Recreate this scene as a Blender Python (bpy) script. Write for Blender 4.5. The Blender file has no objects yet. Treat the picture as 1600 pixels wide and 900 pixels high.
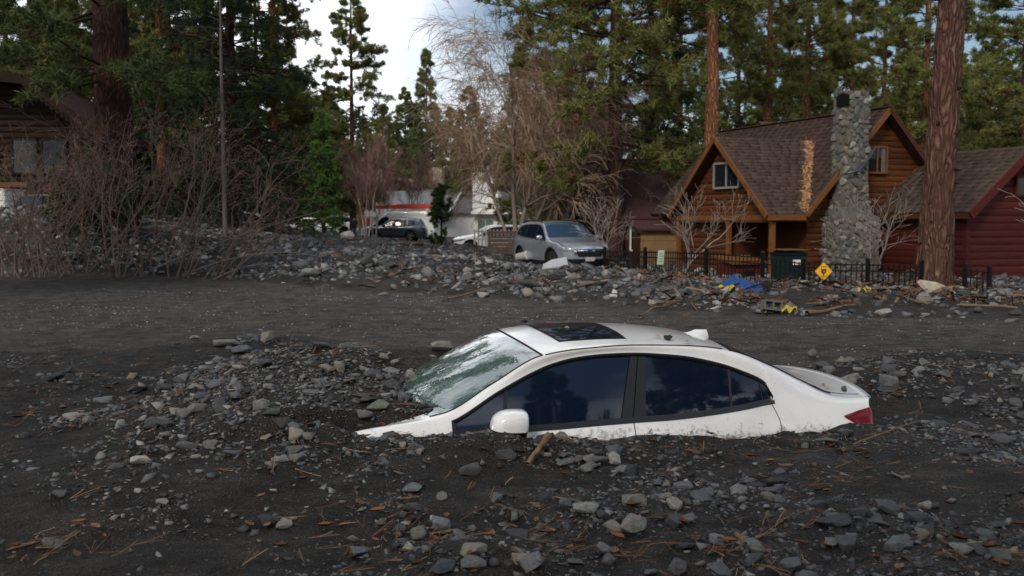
import bpy, bmesh, math, random
import numpy as np
from mathutils import Matrix, Vector
R_ = math.radians
rng = np.random.default_rng(7)
random.seed(7)
SC = bpy.context.scene
COL = SC.collection

# ------------------------------------------------------------------ camera
F_PX = 1555.0
PITCH = math.atan(107 / F_PX)
CAM_H = 1.52
cam_d = bpy.data.cameras.new('camera')
cam_d.sensor_width = 36.0
cam_d.lens = 36.0 * F_PX / 1600.0
cam_d.clip_start = 0.1
cam_d.clip_end = 3000
cam_d.dof.use_dof = True
cam_d.dof.focus_distance = 6.9
cam_d.dof.aperture_fstop = 3.6
cam = bpy.data.objects.new('camera', cam_d)
COL.objects.link(cam)
cam.location = (0, 0, CAM_H)
cam.rotation_euler = (math.pi / 2 - PITCH, 0, 0)
SC.camera = cam

# ------------------------------------------------------------------ sky, sun, exposure
SUN_EL, SUN_AZ = R_(38), R_(205)      # azimuth: clockwise from +Y; the sun stands behind the camera, veiled by cloud
world = bpy.data.worlds.new('World')
SC.world = world
world.use_nodes = True
nt = world.node_tree
nt.nodes.clear()
w_out = nt.nodes.new('ShaderNodeOutputWorld')
w_bg = nt.nodes.new('ShaderNodeBackground')
w_sky = nt.nodes.new('ShaderNodeTexSky')
w_sky.sky_type = 'NISHITA'
w_sky.sun_disc = False
w_sky.sun_elevation = SUN_EL
w_sky.sun_rotation = SUN_AZ
w_tc = nt.nodes.new('ShaderNodeTexCoord')
w_map = nt.nodes.new('ShaderNodeMapping')
w_map.inputs['Location'].default_value = (-3.114, 8.771, -3.263)
w_map.inputs['Scale'].default_value = (1.0, 1.0, 2.2)
w_n = nt.nodes.new('ShaderNodeTexNoise')
w_n.inputs['Scale'].default_value = 1.35
w_n.inputs['Detail'].default_value = 7
w_n.inputs['Roughness'].default_value = 0.56
w_r = nt.nodes.new('ShaderNodeValToRGB')
w_r.color_ramp.elements[0].position = 0.48
w_r.color_ramp.elements[1].position = 0.63
w_mix = nt.nodes.new('ShaderNodeMixRGB')
w_mix.inputs['Color2'].default_value = (18.0, 18.6, 19.6, 1)
w_bg.inputs['Strength'].default_value = 0.115
L = nt.links.new
L(w_tc.outputs['Generated'], w_map.inputs['Vector'])
L(w_map.outputs['Vector'], w_n.inputs['Vector'])
L(w_n.outputs['Fac'], w_r.inputs['Fac'])
L(w_r.outputs['Color'], w_mix.inputs['Fac'])
L(w_sky.outputs['Color'], w_mix.inputs['Color1'])
L(w_mix.outputs['Color'], w_bg.inputs['Color'])
L(w_bg.outputs['Background'], w_out.inputs['Surface'])
sun_d = bpy.data.lights.new('sun', 'SUN')
sun_d.energy = 3.0
sun_d.angle = R_(12)
sun_d.color = (1.0, 0.90, 0.77)
sun = bpy.data.objects.new('sun', sun_d)
COL.objects.link(sun)
sun.location = (-20, -60, 80)
_sd = Vector((math.sin(SUN_AZ) * math.cos(SUN_EL), math.cos(SUN_AZ) * math.cos(SUN_EL), math.sin(SUN_EL)))
sun.rotation_euler = _sd.to_track_quat('Z', 'Y').to_euler()
SC.view_settings.view_transform = 'Standard'
SC.view_settings.look = 'None'
SC.view_settings.gamma = 1.0
SC.view_settings.exposure = -0.40
SC.view_settings.use_curve_mapping = False
SC.cycles.max_bounces = 6
SC.cycles.diffuse_bounces = 3
SC.cycles.glossy_bounces = 3
SC.cycles.transmission_bounces = 3
SC.cycles.transparent_max_bounces = 6
SC.cycles.use_denoising = True

# ------------------------------------------------------------------ helpers
_c, _s = math.cos(PITCH), math.sin(PITCH)
def at(px, py, d):
    """the point in direction of photo pixel (px, py) at ground distance y = d"""
    x = (px - 800) / F_PX; u = (450 - py) / F_PX
    y = _c + u * _s; z = -_s + u * _c
    k = d / y
    return np.array([x * k, d, CAM_H + z * k])
def gp(px, py, z=0.0):
    """the point of the level z seen at photo pixel (px, py)"""
    x = (px - 800) / F_PX; u = (450 - py) / F_PX
    y = _c + u * _s; zz = -_s + u * _c
    k = (z - CAM_H) / zz
    return np.array([x * k, y * k, z])

def tag(o, label=None, cat=None, group=None, kind=None):
    if label: o['label'] = label
    if cat: o['category'] = cat
    if group: o['group'] = group
    if kind: o['kind'] = kind
    return o
def link(o, parent=None):
    COL.objects.link(o)
    if parent is not None: o.parent = parent
    return o
def empty(name, loc=(0, 0, 0), rz=0.0, parent=None):
    o = bpy.data.objects.new(name, None)
    o.empty_display_size = 0.2
    o.location = loc; o.rotation_euler = (0, 0, rz)
    return link(o, parent)
def inst(name, me, parent=None, loc=(0, 0, 0), rot=(0, 0, 0), sc=(1, 1, 1)):
    o = bpy.data.objects.new(name, me)
    o.location = loc; o.rotation_euler = rot
    o.scale = sc if hasattr(sc, '__len__') else (sc, sc, sc)
    return link(o, parent)
def np_mesh(name, V, F, mat=None, smooth=False, col=None, uvw=None):
    """V (n,3); F (m,3) or (m,4) array or list of such arrays"""
    V = np.asarray(V, np.float32)
    if not isinstance(F, list): F = [F]
    F = [np.asarray(f, np.int32) for f in F if len(f)]
    me = bpy.data.meshes.new(name)
    nl = sum(f.size for f in F); npo = sum(len(f) for f in F)
    me.vertices.add(len(V)); me.vertices.foreach_set('co', V.ravel())
    me.loops.add(nl); me.loops.foreach_set('vertex_index', np.concatenate([f.ravel() for f in F]))
    me.polygons.add(npo)
    tot = np.concatenate([np.full(len(f), f.shape[1], np.int32) for f in F])
    st = np.concatenate([[0], np.cumsum(tot)[:-1]]).astype(np.int32)
    me.polygons.foreach_set('loop_start', st)
    me.polygons.foreach_set('loop_total', tot)
    if smooth: me.polygons.foreach_set('use_smooth', np.ones(npo, bool))
    if col is not None:
        a = me.color_attributes.new('Col', 'FLOAT_COLOR', 'POINT')
        c4 = np.ones((len(V), 4), np.float32); c4[:, :3] = col
        a.data.foreach_set('color', c4.ravel())
    me.update(calc_edges=True)
    if mat: me.materials.append(mat)
    return me
class MB:
    """collects boxes, prisms, bars and grids into one mesh"""
    def __init__(s): s.v = []; s.f = []
    def add(s, V, F):
        n = len(s.v); s.v += [tuple(p) for p in V]; s.f += [tuple(i + n for i in f) for f in F]; return s
    def box(s, a, b):
        (x0, y0, z0), (x1, y1, z1) = a, b
        return s.add([(x0, y0, z0), (x1, y0, z0), (x1, y1, z0), (x0, y1, z0), (x0, y0, z1), (x1, y0, z1), (x1, y1, z1), (x0, y1, z1)],
                     [(3, 2, 1, 0), (4, 5, 6, 7), (0, 1, 5, 4), (1, 2, 6, 5), (2, 3, 7, 6), (3, 0, 4, 7)])
    def prism(s, poly, ax):
        """closed polygon (3-D points) swept along vector ax"""
        n = len(poly); p = [np.array(q, float) for q in poly]; ax = np.array(ax, float)
        return s.add(p + [q + ax for q in p], [tuple(range(n))[::-1], tuple(range(n, 2 * n))] + [(i, (i + 1) % n, (i + 1) % n + n, i + n) for i in range(n)])
    def bar(s, a, b, w, h=None, up=(0, 0, 1)):
        a = np.array(a, float); b = np.array(b, float); h = h or w
        d = b - a; d /= np.linalg.norm(d); u = np.array(up, float)
        if abs(d @ u) > .98: u = np.array((1., 0, 0))
        x = np.cross(d, u); x /= np.linalg.norm(x); y = np.cross(x, d)
        q = [a + x * (i * w / 2) + y * (j * h / 2) for i, j in ((-1, -1), (1, -1), (1, 1), (-1, 1))]
        return s.prism(q, b - a)
    def tube(s, pts, rad, n=6, cap=True):
        pts = [np.array(p, float) for p in pts]
        if not hasattr(rad, '__len__'): rad = [rad] * len(pts)
        V = []; 
        for i, p in enumerate(pts):
            d = pts[min(i + 1, len(pts) - 1)] - pts[max(i - 1, 0)]; d /= np.linalg.norm(d) + 1e-9
            u = np.array((0, 0, 1.)) if abs(d[2]) < .9 else np.array((1., 0, 0))
            x = np.cross(d, u); x /= np.linalg.norm(x); y = np.cross(d, x)
            for k in range(n):
                a = 2 * math.pi * k / n
                V.append(p + (x * math.cos(a) + y * math.sin(a)) * rad[i])
        Fc = [(i * n + k, i * n + (k + 1) % n, (i + 1) * n + (k + 1) % n, (i + 1) * n + k) for i in range(len(pts) - 1) for k in range(n)]
        if cap: Fc += [tuple(range(n))[::-1], tuple(range((len(pts) - 1) * n, len(pts) * n))]
        return s.add(V, Fc)
    def lathe(s, prof, n=24, axis='z', org=(0, 0, 0)):
        V = []
        for (r, h) in prof:
            for k in range(n):
                a = 2 * math.pi * k / n
                p = (r * math.cos(a), r * math.sin(a), h)
                if axis == 'y': p = (p[0], p[2], p[1])
                V.append((p[0] + org[0], p[1] + org[1], p[2] + org[2]))
        return s.add(V, [(i * n + k, i * n + (k + 1) % n, (i + 1) * n + (k + 1) % n, (i + 1) * n + k) for i in range(len(prof) - 1) for k in range(n)])
    def grid(s, G, close=False):
        G = np.asarray(G); a, b = G.shape[:2]
        return s.add(G.reshape(-1, 3), [(i * b + j, i * b + j + 1, (i + 1) * b + j + 1, (i + 1) * b + j) for i in range(a - 1) for j in range(b - 1)])
    def mesh(s, name, mat=None, smooth=False, bevel=0, fix=True):
        me = bpy.data.meshes.new(name)
        me.from_pydata([tuple(map(float, p)) for p in s.v], [], s.f)
        bm = bmesh.new(); bm.from_mesh(me)
        if fix: bmesh.ops.recalc_face_normals(bm, faces=bm.faces)
        if bevel: bmesh.ops.bevel(bm, geom=bm.edges[:], offset=bevel, segments=1, affect='EDGES', profile=.5)
        bm.to_mesh(me); bm.free()
        if smooth: me.polygons.foreach_set('use_smooth', np.ones(len(me.polygons), bool))
        if mat: me.materials.append(mat)
        return me
    def obj(s, name, mat=None, parent=None, smooth=False, bevel=0, **k):
        return inst(name, s.mesh(name, mat, smooth, bevel), parent, **k)

# smooth value noise (numpy)
def _h(ix, iy, sd):
    n = (ix.astype(np.int64) * 374761393 + iy.astype(np.int64) * 668265263 + sd * 974634777) & 0xffffffff
    n = ((n ^ (n >> 13)) * 1274126177) & 0xffffffff
    return ((n ^ (n >> 16)) & 0xffff) / 65535.0
def vn(x, y, sd=0):
    ix = np.floor(x); iy = np.floor(y); fx = x - ix; fy = y - iy
    fx = fx * fx * (3 - 2 * fx); fy = fy * fy * (3 - 2 * fy)
    a = _h(ix, iy, sd); b = _h(ix + 1, iy, sd); c = _h(ix, iy + 1, sd); d = _h(ix + 1, iy + 1, sd)
    return (a * (1 - fx) + b * fx) * (1 - fy) + (c * (1 - fx) + d * fx) * fy - .5
def sst(a, b, x):
    t = np.clip((x - a) / (b - a), 0, 1); return t * t * (3 - 2 * t)
def pch(xs, ys):
    """smooth monotone cubic through the table"""
    xs = np.array(xs, float); ys = np.array(ys, float)
    h = np.diff(xs); dl = np.diff(ys) / h; m = np.zeros(len(xs))
    m[0] = dl[0]; m[-1] = dl[-1]
    for i in range(1, len(xs) - 1):
        if dl[i - 1] * dl[i] > 0:
            w1 = 2 * h[i] + h[i - 1]; w2 = h[i] + 2 * h[i - 1]
            m[i] = (w1 + w2) / (w1 / dl[i - 1] + w2 / dl[i])
    def f(x):
        x = np.clip(np.asarray(x, float), xs[0], xs[-1])
        k = np.clip(np.searchsorted(xs, x) - 1, 0, len(xs) - 2)
        t = (x - xs[k]) / h[k]
        return ((1 + 2 * t) * (1 - t) ** 2) * ys[k] + t * (1 - t) ** 2 * h[k] * m[k] + t * t * (3 - 2 * t) * ys[k + 1] + t * t * (t - 1) * h[k] * m[k + 1]
    return f

# ------------------------------------------------------------------ materials
def pm(name, base, rough=.7, var=None, scale=4.0, bump=0.0, bscale=None, metal=0.0, coat=0.0, spec=None, stretch=None, ior=1.5, sheen=None, objvar=0.0, vcol=False, detail=6, rvar=0.0, trans=0.0, sub=None):
    m = bpy.data.materials.new(name); m.use_nodes = True
    n = m.node_tree.nodes; lk = m.node_tree.links.new
    b = n['Principled BSDF']
    b.inputs['Roughness'].default_value = rough
    b.inputs['Metallic'].default_value = metal
    b.inputs['IOR'].default_value = ior
    b.inputs['Coat Weight'].default_value = coat
    b.inputs['Coat Roughness'].default_value = .04
    b.inputs['Specular IOR Level'].default_value = (.5 if rough < .45 else .14) if spec is None else spec
    b.inputs['Transmission Weight'].default_value = trans
    base = tuple(base) + (1,)
    b.inputs['Base Color'].default_value = base
    out = None
    if var is not None or bump or rvar:
        tc = n.new('ShaderNodeTexCoord'); mp = n.new('ShaderNodeMapping')
        lk(tc.outputs['Object'], mp.inputs['Vector'])
        if stretch: mp.inputs['Scale'].default_value = stretch
        if objvar:
            oi = n.new('ShaderNodeObjectInfo'); vm = n.new('ShaderNodeVectorMath'); vm.operation = 'SCALE'
            cb = n.new('ShaderNodeCombineXYZ')
            for k in 'XYZ': lk(oi.outputs['Random'], cb.inputs[k])
            lk(cb.outputs[0], vm.inputs[0]); vm.inputs['Scale'].default_value = 37.0
            lk(vm.outputs[0], mp.inputs['Location'])
        nz = n.new('ShaderNodeTexNoise'); nz.inputs['Scale'].default_value = scale; nz.inputs['Detail'].default_value = detail; nz.inputs['Roughness'].default_value = .62
        lk(mp.outputs[0], nz.inputs['Vector'])
    if var is not None:
        rp = n.new('ShaderNodeValToRGB'); rp.color_ramp.elements[0].position = .3; rp.color_ramp.elements[1].position = .7
        rp.color_ramp.elements[0].color = base; rp.color_ramp.elements[1].color = tuple(var) + (1,)
        lk(nz.outputs['Fac'], rp.inputs['Fac']); out = rp.outputs['Color']
    if vcol:
        at_ = n.new('ShaderNodeAttribute'); at_.attribute_name = 'Col'
        if out is None: out = at_.outputs['Color']
        else:
            mx = n.new('ShaderNodeMixRGB'); mx.blend_type = 'MULTIPLY'; mx.inputs[0].default_value = 1
            lk(out, mx.inputs[1]); lk(at_.outputs['Color'], mx.inputs[2]); out = mx.outputs[0]
    if objvar:
        oi2 = n.new('ShaderNodeObjectInfo'); hs = n.new('ShaderNodeHueSaturation')
        mr = n.new('ShaderNodeMapRange'); mr.inputs['To Min'].default_value = 1 - objvar; mr.inputs['To Max'].default_value = 1 + objvar
        lk(oi2.outputs['Random'], mr.inputs['Value']); lk(mr.outputs[0], hs.inputs['Value'])
        if out is None: hs.inputs['Color'].default_value = base
        else: lk(out, hs.inputs['Color'])
        out = hs.outputs['Color']
    if out is not None: lk(out, b.inputs['Base Color'])
    if rvar:
        mr = n.new('ShaderNodeMapRange'); mr.inputs['To Min'].default_value = max(0, rough - rvar); mr.inputs['To Max'].default_value = min(1, rough + rvar)
        lk(nz.outputs['Fac'], mr.inputs['Value']); lk(mr.outputs[0], b.inputs['Roughness'])
    if bump:
        if bscale:
            n2 = n.new('ShaderNodeTexNoise'); n2.inputs['Scale'].default_value = bscale; n2.inputs['Detail'].default_value = 5
            lk(mp.outputs[0], n2.inputs['Vector']); hsrc = n2.outputs['Fac']
        else: hsrc = nz.outputs['Fac']
        bp = n.new('ShaderNodeBump'); bp.inputs['Strength'].default_value = bump; bp.inputs['Distance'].default_value = .02
        lk(hsrc, bp.inputs['Height']); lk(bp.outputs[0], b.inputs['Normal'])
    return m

def ground_mat():
    m = bpy.data.materials.new('wet_gravel'); m.use_nodes = True
    n = m.node_tree.nodes; lk = m.node_tree.links.new; b = n['Principled BSDF']
    tc = n.new('ShaderNodeTexCoord')
    def noise(sc, det=5, rough=.6, stretch=None):
        q = n.new('ShaderNodeTexNoise'); q.inputs['Scale'].default_value = sc; q.inputs['Detail'].default_value = det; q.inputs['Roughness'].default_value = rough
        if stretch:
            mp = n.new('ShaderNodeMapping'); mp.inputs['Scale'].default_value = stretch; mp.inputs['Rotation'].default_value = (0, 0, .38)
            lk(tc.outputs['Object'], mp.inputs['Vector']); lk(mp.outputs[0], q.inputs['Vector'])
        else: lk(tc.outputs['Object'], q.inputs['Vector'])
        return q.outputs['Fac']
    def ramp(src, p0, c0, p1, c1):
        r = n.new('ShaderNodeValToRGB'); e = r.color_ramp.elements
        e[0].position = p0; e[1].position = p1; e[0].color = tuple(c0) + (1,); e[1].color = tuple(c1) + (1,)
        lk(src, r.inputs['Fac']); return r.outputs['Color']
    def mix(a, bb, f, mode='MIX'):
        x = n.new('ShaderNodeMixRGB'); x.blend_type = mode
        for i, v in ((0, f), (1, a), (2, bb)):
            if isinstance(v, (int, float)): x.inputs[i].default_value = v
            elif isinstance(v, tuple): x.inputs[i].default_value = v + (1,)
            else: lk(v, x.inputs[i])
        return x.outputs[0]
    mud = ramp(noise(3.0), .35, (.0092, .0078, .0066), .68, (.0265, .0235, .0202))
    grit = ramp(noise(85, 4, .7), .40, (.35, .35, .35), .66, (2.4, 2.35, 2.3))
    c = mix(mud, grit, 1.0, 'MULTIPLY')
    at_ = n.new('ShaderNodeAttribute'); at_.attribute_name = 'Col'
    c = mix(c, at_.outputs['Color'], 1.0, 'MULTIPLY')
    vo = n.new('ShaderNodeTexVoronoi'); vo.inputs['Scale'].default_value = 75
    lk(tc.outputs['Object'], vo.inputs['Vector'])
    spk = ramp(vo.outputs['Distance'], .12, (1, 1, 1), .2, (0, 0, 0))
    sel = ramp(noise(23, 3), .50, (0, 0, 0), .60, (1, 1, 1))
    f = mix(spk, sel, 1.0, 'MULTIPLY')
    c = mix(c, (.24, .24, .245), f)
    streak = ramp(noise(2.2, 5, .65, (.35, 6.0, 1)), .36, (.5, .5, .5), .64, (1.5, 1.5, 1.5))
    c = mix(c, streak, .7, 'MULTIPLY')
    lk(c, b.inputs['Base Color'])
    rr = n.new('ShaderNodeMapRange'); rr.inputs['To Min'].default_value = .5; rr.inputs['To Max'].default_value = .95
    lk(noise(5.0), rr.inputs['Value']); lk(rr.outputs[0], b.inputs['Roughness'])
    b.inputs['Specular IOR Level'].default_value = .16
    b1 = n.new('ShaderNodeBump'); b1.inputs['Strength'].default_value = .9; b1.inputs['Distance'].default_value = .012
    lk(noise(48, 6, .7), b1.inputs['Height'])
    b2 = n.new('ShaderNodeBump'); b2.inputs['Strength'].default_value = .8; b2.inputs['Distance'].default_value = .006
    lk(vo.outputs['Distance'], b2.inputs['Height']); b2.invert = True
    lk(b1.outputs[0], b2.inputs['Normal']); lk(b2.outputs[0], b.inputs['Normal'])
    return m
M = {}
M['ground'] = ground_mat()
def paint(name, c, metal=0.0, dirt=(.06, .055, .05), amt=.5, rough=.28, tide=None):
    """car paint with a thin film of splashed mud"""
    m = pm(name, c, rough, coat=1.0, metal=metal)
    n = m.node_tree.nodes; lk = m.node_tree.links.new; b = n['Principled BSDF']
    tc = n.new('ShaderNodeTexCoord')
    a = n.new('ShaderNodeTexNoise'); a.inputs['Scale'].default_value = 140; a.inputs['Detail'].default_value = 3
    q = n.new('ShaderNodeTexNoise'); q.inputs['Scale'].default_value = 2.6; q.inputs['Detail'].default_value = 5
    lk(tc.outputs['Object'], a.inputs['Vector']); lk(tc.outputs['Object'], q.inputs['Vector'])
    r = n.new('ShaderNodeValToRGB'); r.color_ramp.elements[0].position = .66; r.color_ramp.elements[1].position = .74
    lk(a.outputs['Fac'], r.inputs['Fac'])
    r2 = n.new('ShaderNodeValToRGB'); r2.color_ramp.elements[0].position = .42; r2.color_ramp.elements[1].position = .72
    lk(q.outputs['Fac'], r2.inputs['Fac'])
    mu = n.new('ShaderNodeMath'); mu.operation = 'MULTIPLY'; lk(r.outputs['Color'], mu.inputs[0]); lk(r2.outputs['Color'], mu.inputs[1])
    m3 = n.new('ShaderNodeMath'); m3.operation = 'MULTIPLY_ADD'; lk(r2.outputs['Color'], m3.inputs[0]); m3.inputs[1].default_value = .10 * amt
    m4 = n.new('ShaderNodeMath'); m4.operation = 'MULTIPLY'; lk(mu.outputs[0], m4.inputs[0]); m4.inputs[1].default_value = amt * 1.3; lk(m4.outputs[0], m3.inputs[2])
    mx = n.new('ShaderNodeMixRGB'); mx.inputs[1].default_value = tuple(c) + (1,); mx.inputs[2].default_value = dirt + (1,)
    lk(m3.outputs[0], mx.inputs[0]); lk(mx.outputs[0], b.inputs['Base Color'])
    if tide:
        # splashes thicken towards the dirt line
        sx = n.new('ShaderNodeSeparateXYZ'); lk(tc.outputs['Object'], sx.inputs[0])
        zr = n.new('ShaderNodeMapRange'); zr.inputs['From Min'].default_value = tide[1]; zr.inputs['From Max'].default_value = tide[0]; zr.inputs['To Min'].default_value = 0; zr.inputs['To Max'].default_value = 1; lk(sx.outputs['Z'], zr.inputs['Value'])
        s1 = n.new('ShaderNodeTexNoise'); s1.inputs['Scale'].default_value = 22; s1.inputs['Detail'].default_value = 6; s1.inputs['Roughness'].default_value = .75; lk(tc.outputs['Object'], s1.inputs['Vector'])
        ad = n.new('ShaderNodeMath'); ad.operation = 'MULTIPLY_ADD'; lk(zr.outputs[0], ad.inputs[0]); ad.inputs[1].default_value = .24; lk(s1.outputs['Fac'], ad.inputs[2])
        sr = n.new('ShaderNodeValToRGB'); sr.color_ramp.elements[0].position = .64; sr.color_ramp.elements[1].position = .86; lk(ad.outputs[0], sr.inputs['Fac'])
        m5 = n.new('ShaderNodeMath'); m5.operation = 'MAXIMUM'; lk(m3.outputs[0], m5.inputs[0]); lk(sr.outputs['Color'], m5.inputs[1])
        m3 = m5; lk(m3.outputs[0], mx.inputs[0])
    mr = n.new('ShaderNodeMapRange'); mr.inputs['To Min'].default_value = .03; mr.inputs['To Max'].default_value = .5
    lk(m3.outputs[0], mr.inputs['Value']); lk(mr.outputs[0], b.inputs['Coat Roughness'])
    return m
M['white_paint'] = paint('white_paint', (.80, .80, .79), amt=1.5, tide=(.84, .98))
M['silver_paint'] = paint('silver_paint', (.42, .46, .53), metal=.6, amt=.8)
M['blue_paint'] = paint('slate_blue_paint', (.035, .055, .085), metal=.3, amt=.4)
M['van_paint'] = paint('van_white_paint', (.78, .79, .80), amt=.3)
M['glass_dark'] = pm('tinted_glass', (.004, .009, .022), .02, ior=1.7)
def windshield_mat():
    m = pm('green_windshield_glass', (.060, .105, .090), .05, ior=1.8, coat=1.0)
    n = m.node_tree.nodes; lk = m.node_tree.links.new; b = n['Principled BSDF']
    b.inputs['Coat IOR'].default_value = 1.9
    tc = n.new('ShaderNodeTexCoord')
    a = n.new('ShaderNodeTexNoise'); a.inputs['Scale'].default_value = 75; a.inputs['Detail'].default_value = 2
    lk(tc.outputs['Object'], a.inputs['Vector'])
    r = n.new('ShaderNodeValToRGB'); r.color_ramp.elements[0].position = .69; r.color_ramp.elements[1].position = .72
    lk(a.outputs['Fac'], r.inputs['Fac'])
    mx = n.new('ShaderNodeMixRGB'); mx.inputs[1].default_value = (.060, .105, .090, 1); mx.inputs[2].default_value = (.03, .03, .028, 1)
    lk(r.outputs['Color'], mx.inputs[0]); lk(mx.outputs[0], b.inputs['Base Color'])
    w = n.new('ShaderNodeTexNoise'); w.inputs['Scale'].default_value = 9; w.inputs['Detail'].default_value = 3
    lk(tc.outputs['Object'], w.inputs['Vector'])
    bp = n.new('ShaderNodeBump'); bp.inputs['Strength'].default_value = .12; bp.inputs['Distance'].default_value = .02
    lk(w.outputs['Fac'], bp.inputs['Height']); lk(bp.outputs[0], b.inputs['Normal']); lk(bp.outputs[0], b.inputs['Coat Normal'])
    return m
M['windshield'] = windshield_mat()
M['black_trim'] = pm('black_trim', (.012, .012, .013), .32)
M['black_rubber'] = pm('black_rubber', (.018, .018, .018), .75)
M['dark_inside'] = pm('dark_inside', (.006, .006, .006), .9)
M['red_lens'] = pm('red_lens', (.22, .004, .008), .12, coat=.15, spec=.3, var=(.10, .002, .004), scale=9)
M['chrome'] = pm('chrome', (.75, .76, .78), .12, metal=1.0)
M['clear_lens'] = pm('clear_lens', (.55, .57, .6), .1, coat=1.0)
M['head_lens'] = pm('dark_headlight_lens', (.05, .055, .06), .08, coat=1.0, var=(.35, .37, .40), scale=7)
M['rim'] = pm('rim_alloy', (.25, .25, .27), .35, metal=.8)

# ------------------------------------------------------------------ vehicles: a body lofted through lengthwise curves
def build_vehicle(name, sp, paint_m, label, cat='car', glass=None, group=None):
    """local axes: x = distance behind the nose, y = left side is -y (t -> -y), z up from the road"""
    glass = glass or M['glass_dark']
    root = empty(name); tag(root, label, cat, group)
    C0 = np.array(sp['c0'], float); c0s = pch(C0[:, 0], C0[:, 1]); c0z = pch(C0[:, 0], C0[:, 2])
    C1 = np.array(sp['c1'], float); c1t = pch(C1[:, 0], C1[:, 1]); c1z = pch(C1[:, 0], C1[:, 2])
    c1o = pch(*zip(*sp.get('c1off', [(0, 0), (9, 0)])))
    c2z = pch(*zip(*sp['c2'])); c3z = pch(*zip(*sp['c3']))
    ts = pch(*zip(*sp['tside'])); tp = pch(*zip(*sp['taper']))
    sill = sp.get('sill', .22)
    tside = lambda s, z: ts(z) * tp(s)
    ua, ub = sp['ws']; ba, bb = sp['bl']; da, db = sp['dlo']; u0, u1 = sp['u']
    cuts = sp['cuts']; g = .0035
    st = list(np.linspace(u0, u1, sp.get('n', 90)))
    keep = [ua, ub, ba, bb, da, db] + [c - g for c in cuts] + [c + g for c in cuts] + list(sp.get('extra', []))
    st = [x for x in st if min(abs(x - k) for k in keep) > .012] + keep
    st = np.array(sorted(st)); n = len(st)
    nT, nR = 14, 8
    gj = np.array([0, .03, .07, .12, .18, .25, .33, .42, .52, .63, .75, .88, 1.0]); nL = len(gj)
    skew = sp.get('skew')
    P = np.zeros((n, nT + nR + 1 + nL, 3))       # columns: top 0..nT, rail .. c2, then c3 .. sill
    for i, u in enumerate(st):
        a1 = np.array([u + c1o(u), c1t(u), c1z(u)]); zc2 = float(c2z(u))
        fr = np.linspace(0, 1, nT + 1)
        for j, q in enumerate(fr):
            P[i, j] = (a1[0] + (c0s(u) - a1[0]) * (1 - q ** 2), a1[1] * q, a1[2] + (c0z(u) - a1[2]) * (1 - q ** 2.2))
        a2 = np.array([u, tside(u, zc2), zc2])
        d = np.linalg.norm(a2 - a1)
        tt = P[i, nT] - P[i, nT - 1]; tt /= np.linalg.norm(tt)
        td = np.array([0, tside(u, zc2 - .02) - tside(u, zc2), -.02]); td /= np.linalg.norm(td)
        k1 = sp.get('k1', .38)
        b0, b3 = a1, a2; b1 = a1 + tt * d * k1; b2 = a2 - td * d * k1
        for j in range(1, nR + 1):
            q = j / nR
            P[i, nT + j] = b0 * (1 - q) ** 3 + 3 * b1 * q * (1 - q) ** 2 + 3 * b2 * q * q * (1 - q) + b3 * q ** 3
        zc3 = float(c3z(u))
        for j in range(nL):
            z = zc3 + (sill - zc3) * gj[j]
            s_ = u + (skew(u, z) if skew else 0)
            P[i, nT + nR + 1 + j] = (s_, tside(u, z), z)
    JT, J2, J3 = nT, nT + nR, nT + nR + 1
    ncol = P.shape[1]
    V = P.copy(); V[:, :, 1] *= -1                       # left side first
    V2 = P.copy()
    nv = n * ncol
    allV = np.concatenate([V.reshape(-1, 3), V2.reshape(-1, 3)])
    reg = {}
    arch = sp.get('arch', [])
    for i in range(n - 1):
        um = (st[i] + st[i + 1]) / 2
        for j in range(ncol - 1):
            q = (i * ncol + j, i * ncol + j + 1, (i + 1) * ncol + j + 1, (i + 1) * ncol + j)
            key = 'body'
            if j < JT and ua < um < ub: key = 'windshield'
            elif j < JT and ba < um < bb: key = 'rear_window'
            elif j < JT and um < ua - .0: key = 'hood' if sp.get('hood') and um > sp['hood'] else 'body'
            if j == J2 and da < um < db: continue
            if j >= J3:
                cut = [abs(um - c) < g for c in cuts]
                if any(cut): continue
                if cuts[0] < um < cuts[1]: key = 'front_door'
                elif len(cuts) > 2 and cuts[1] < um < cuts[2]: key = 'rear_door'
                zm = P[i:i + 2, j:j + 2, 2].mean(); sm = P[i:i + 2, j:j + 2, 0].mean()
                if any((sm - ax) ** 2 + (zm - az) ** 2 < ar ** 2 for ax, az, ar in arch): continue
            reg.setdefault(key if key != 'front_door' and key != 'rear_door' else key + '|0', []).append(q)
            q2 = tuple(x + nv for x in q[::-1])
            reg.setdefault(key if key != 'front_door' and key != 'rear_door' else key + '|1', []).append(q2)
    mats = {'body': paint_m, 'windshield': sp.get('wsmat', glass), 'rear_window': glass, 'hood': paint_m}
    out = {'root': root}
    def part(nm, V, F, mat, smooth=True):
        F = np.array(F); ids, inv = np.unique(F, return_inverse=True)
        # merge doubles on the centre line
        me = np_mesh(nm, V[ids], inv.reshape(F.shape), mat, smooth)
        bm = bmesh.new(); bm.from_mesh(me); bmesh.ops.remove_doubles(bm, verts=bm.verts, dist=1e-5)
        bmesh.ops.recalc_face_normals(bm, faces=bm.faces); bm.to_mesh(me); bm.free()
        return inst(nm, me, root)
    for k, F in reg.items():
        nm = k.split('|')[0]
        out[k] = part(nm, allV, F, mats.get(nm, paint_m))
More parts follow.
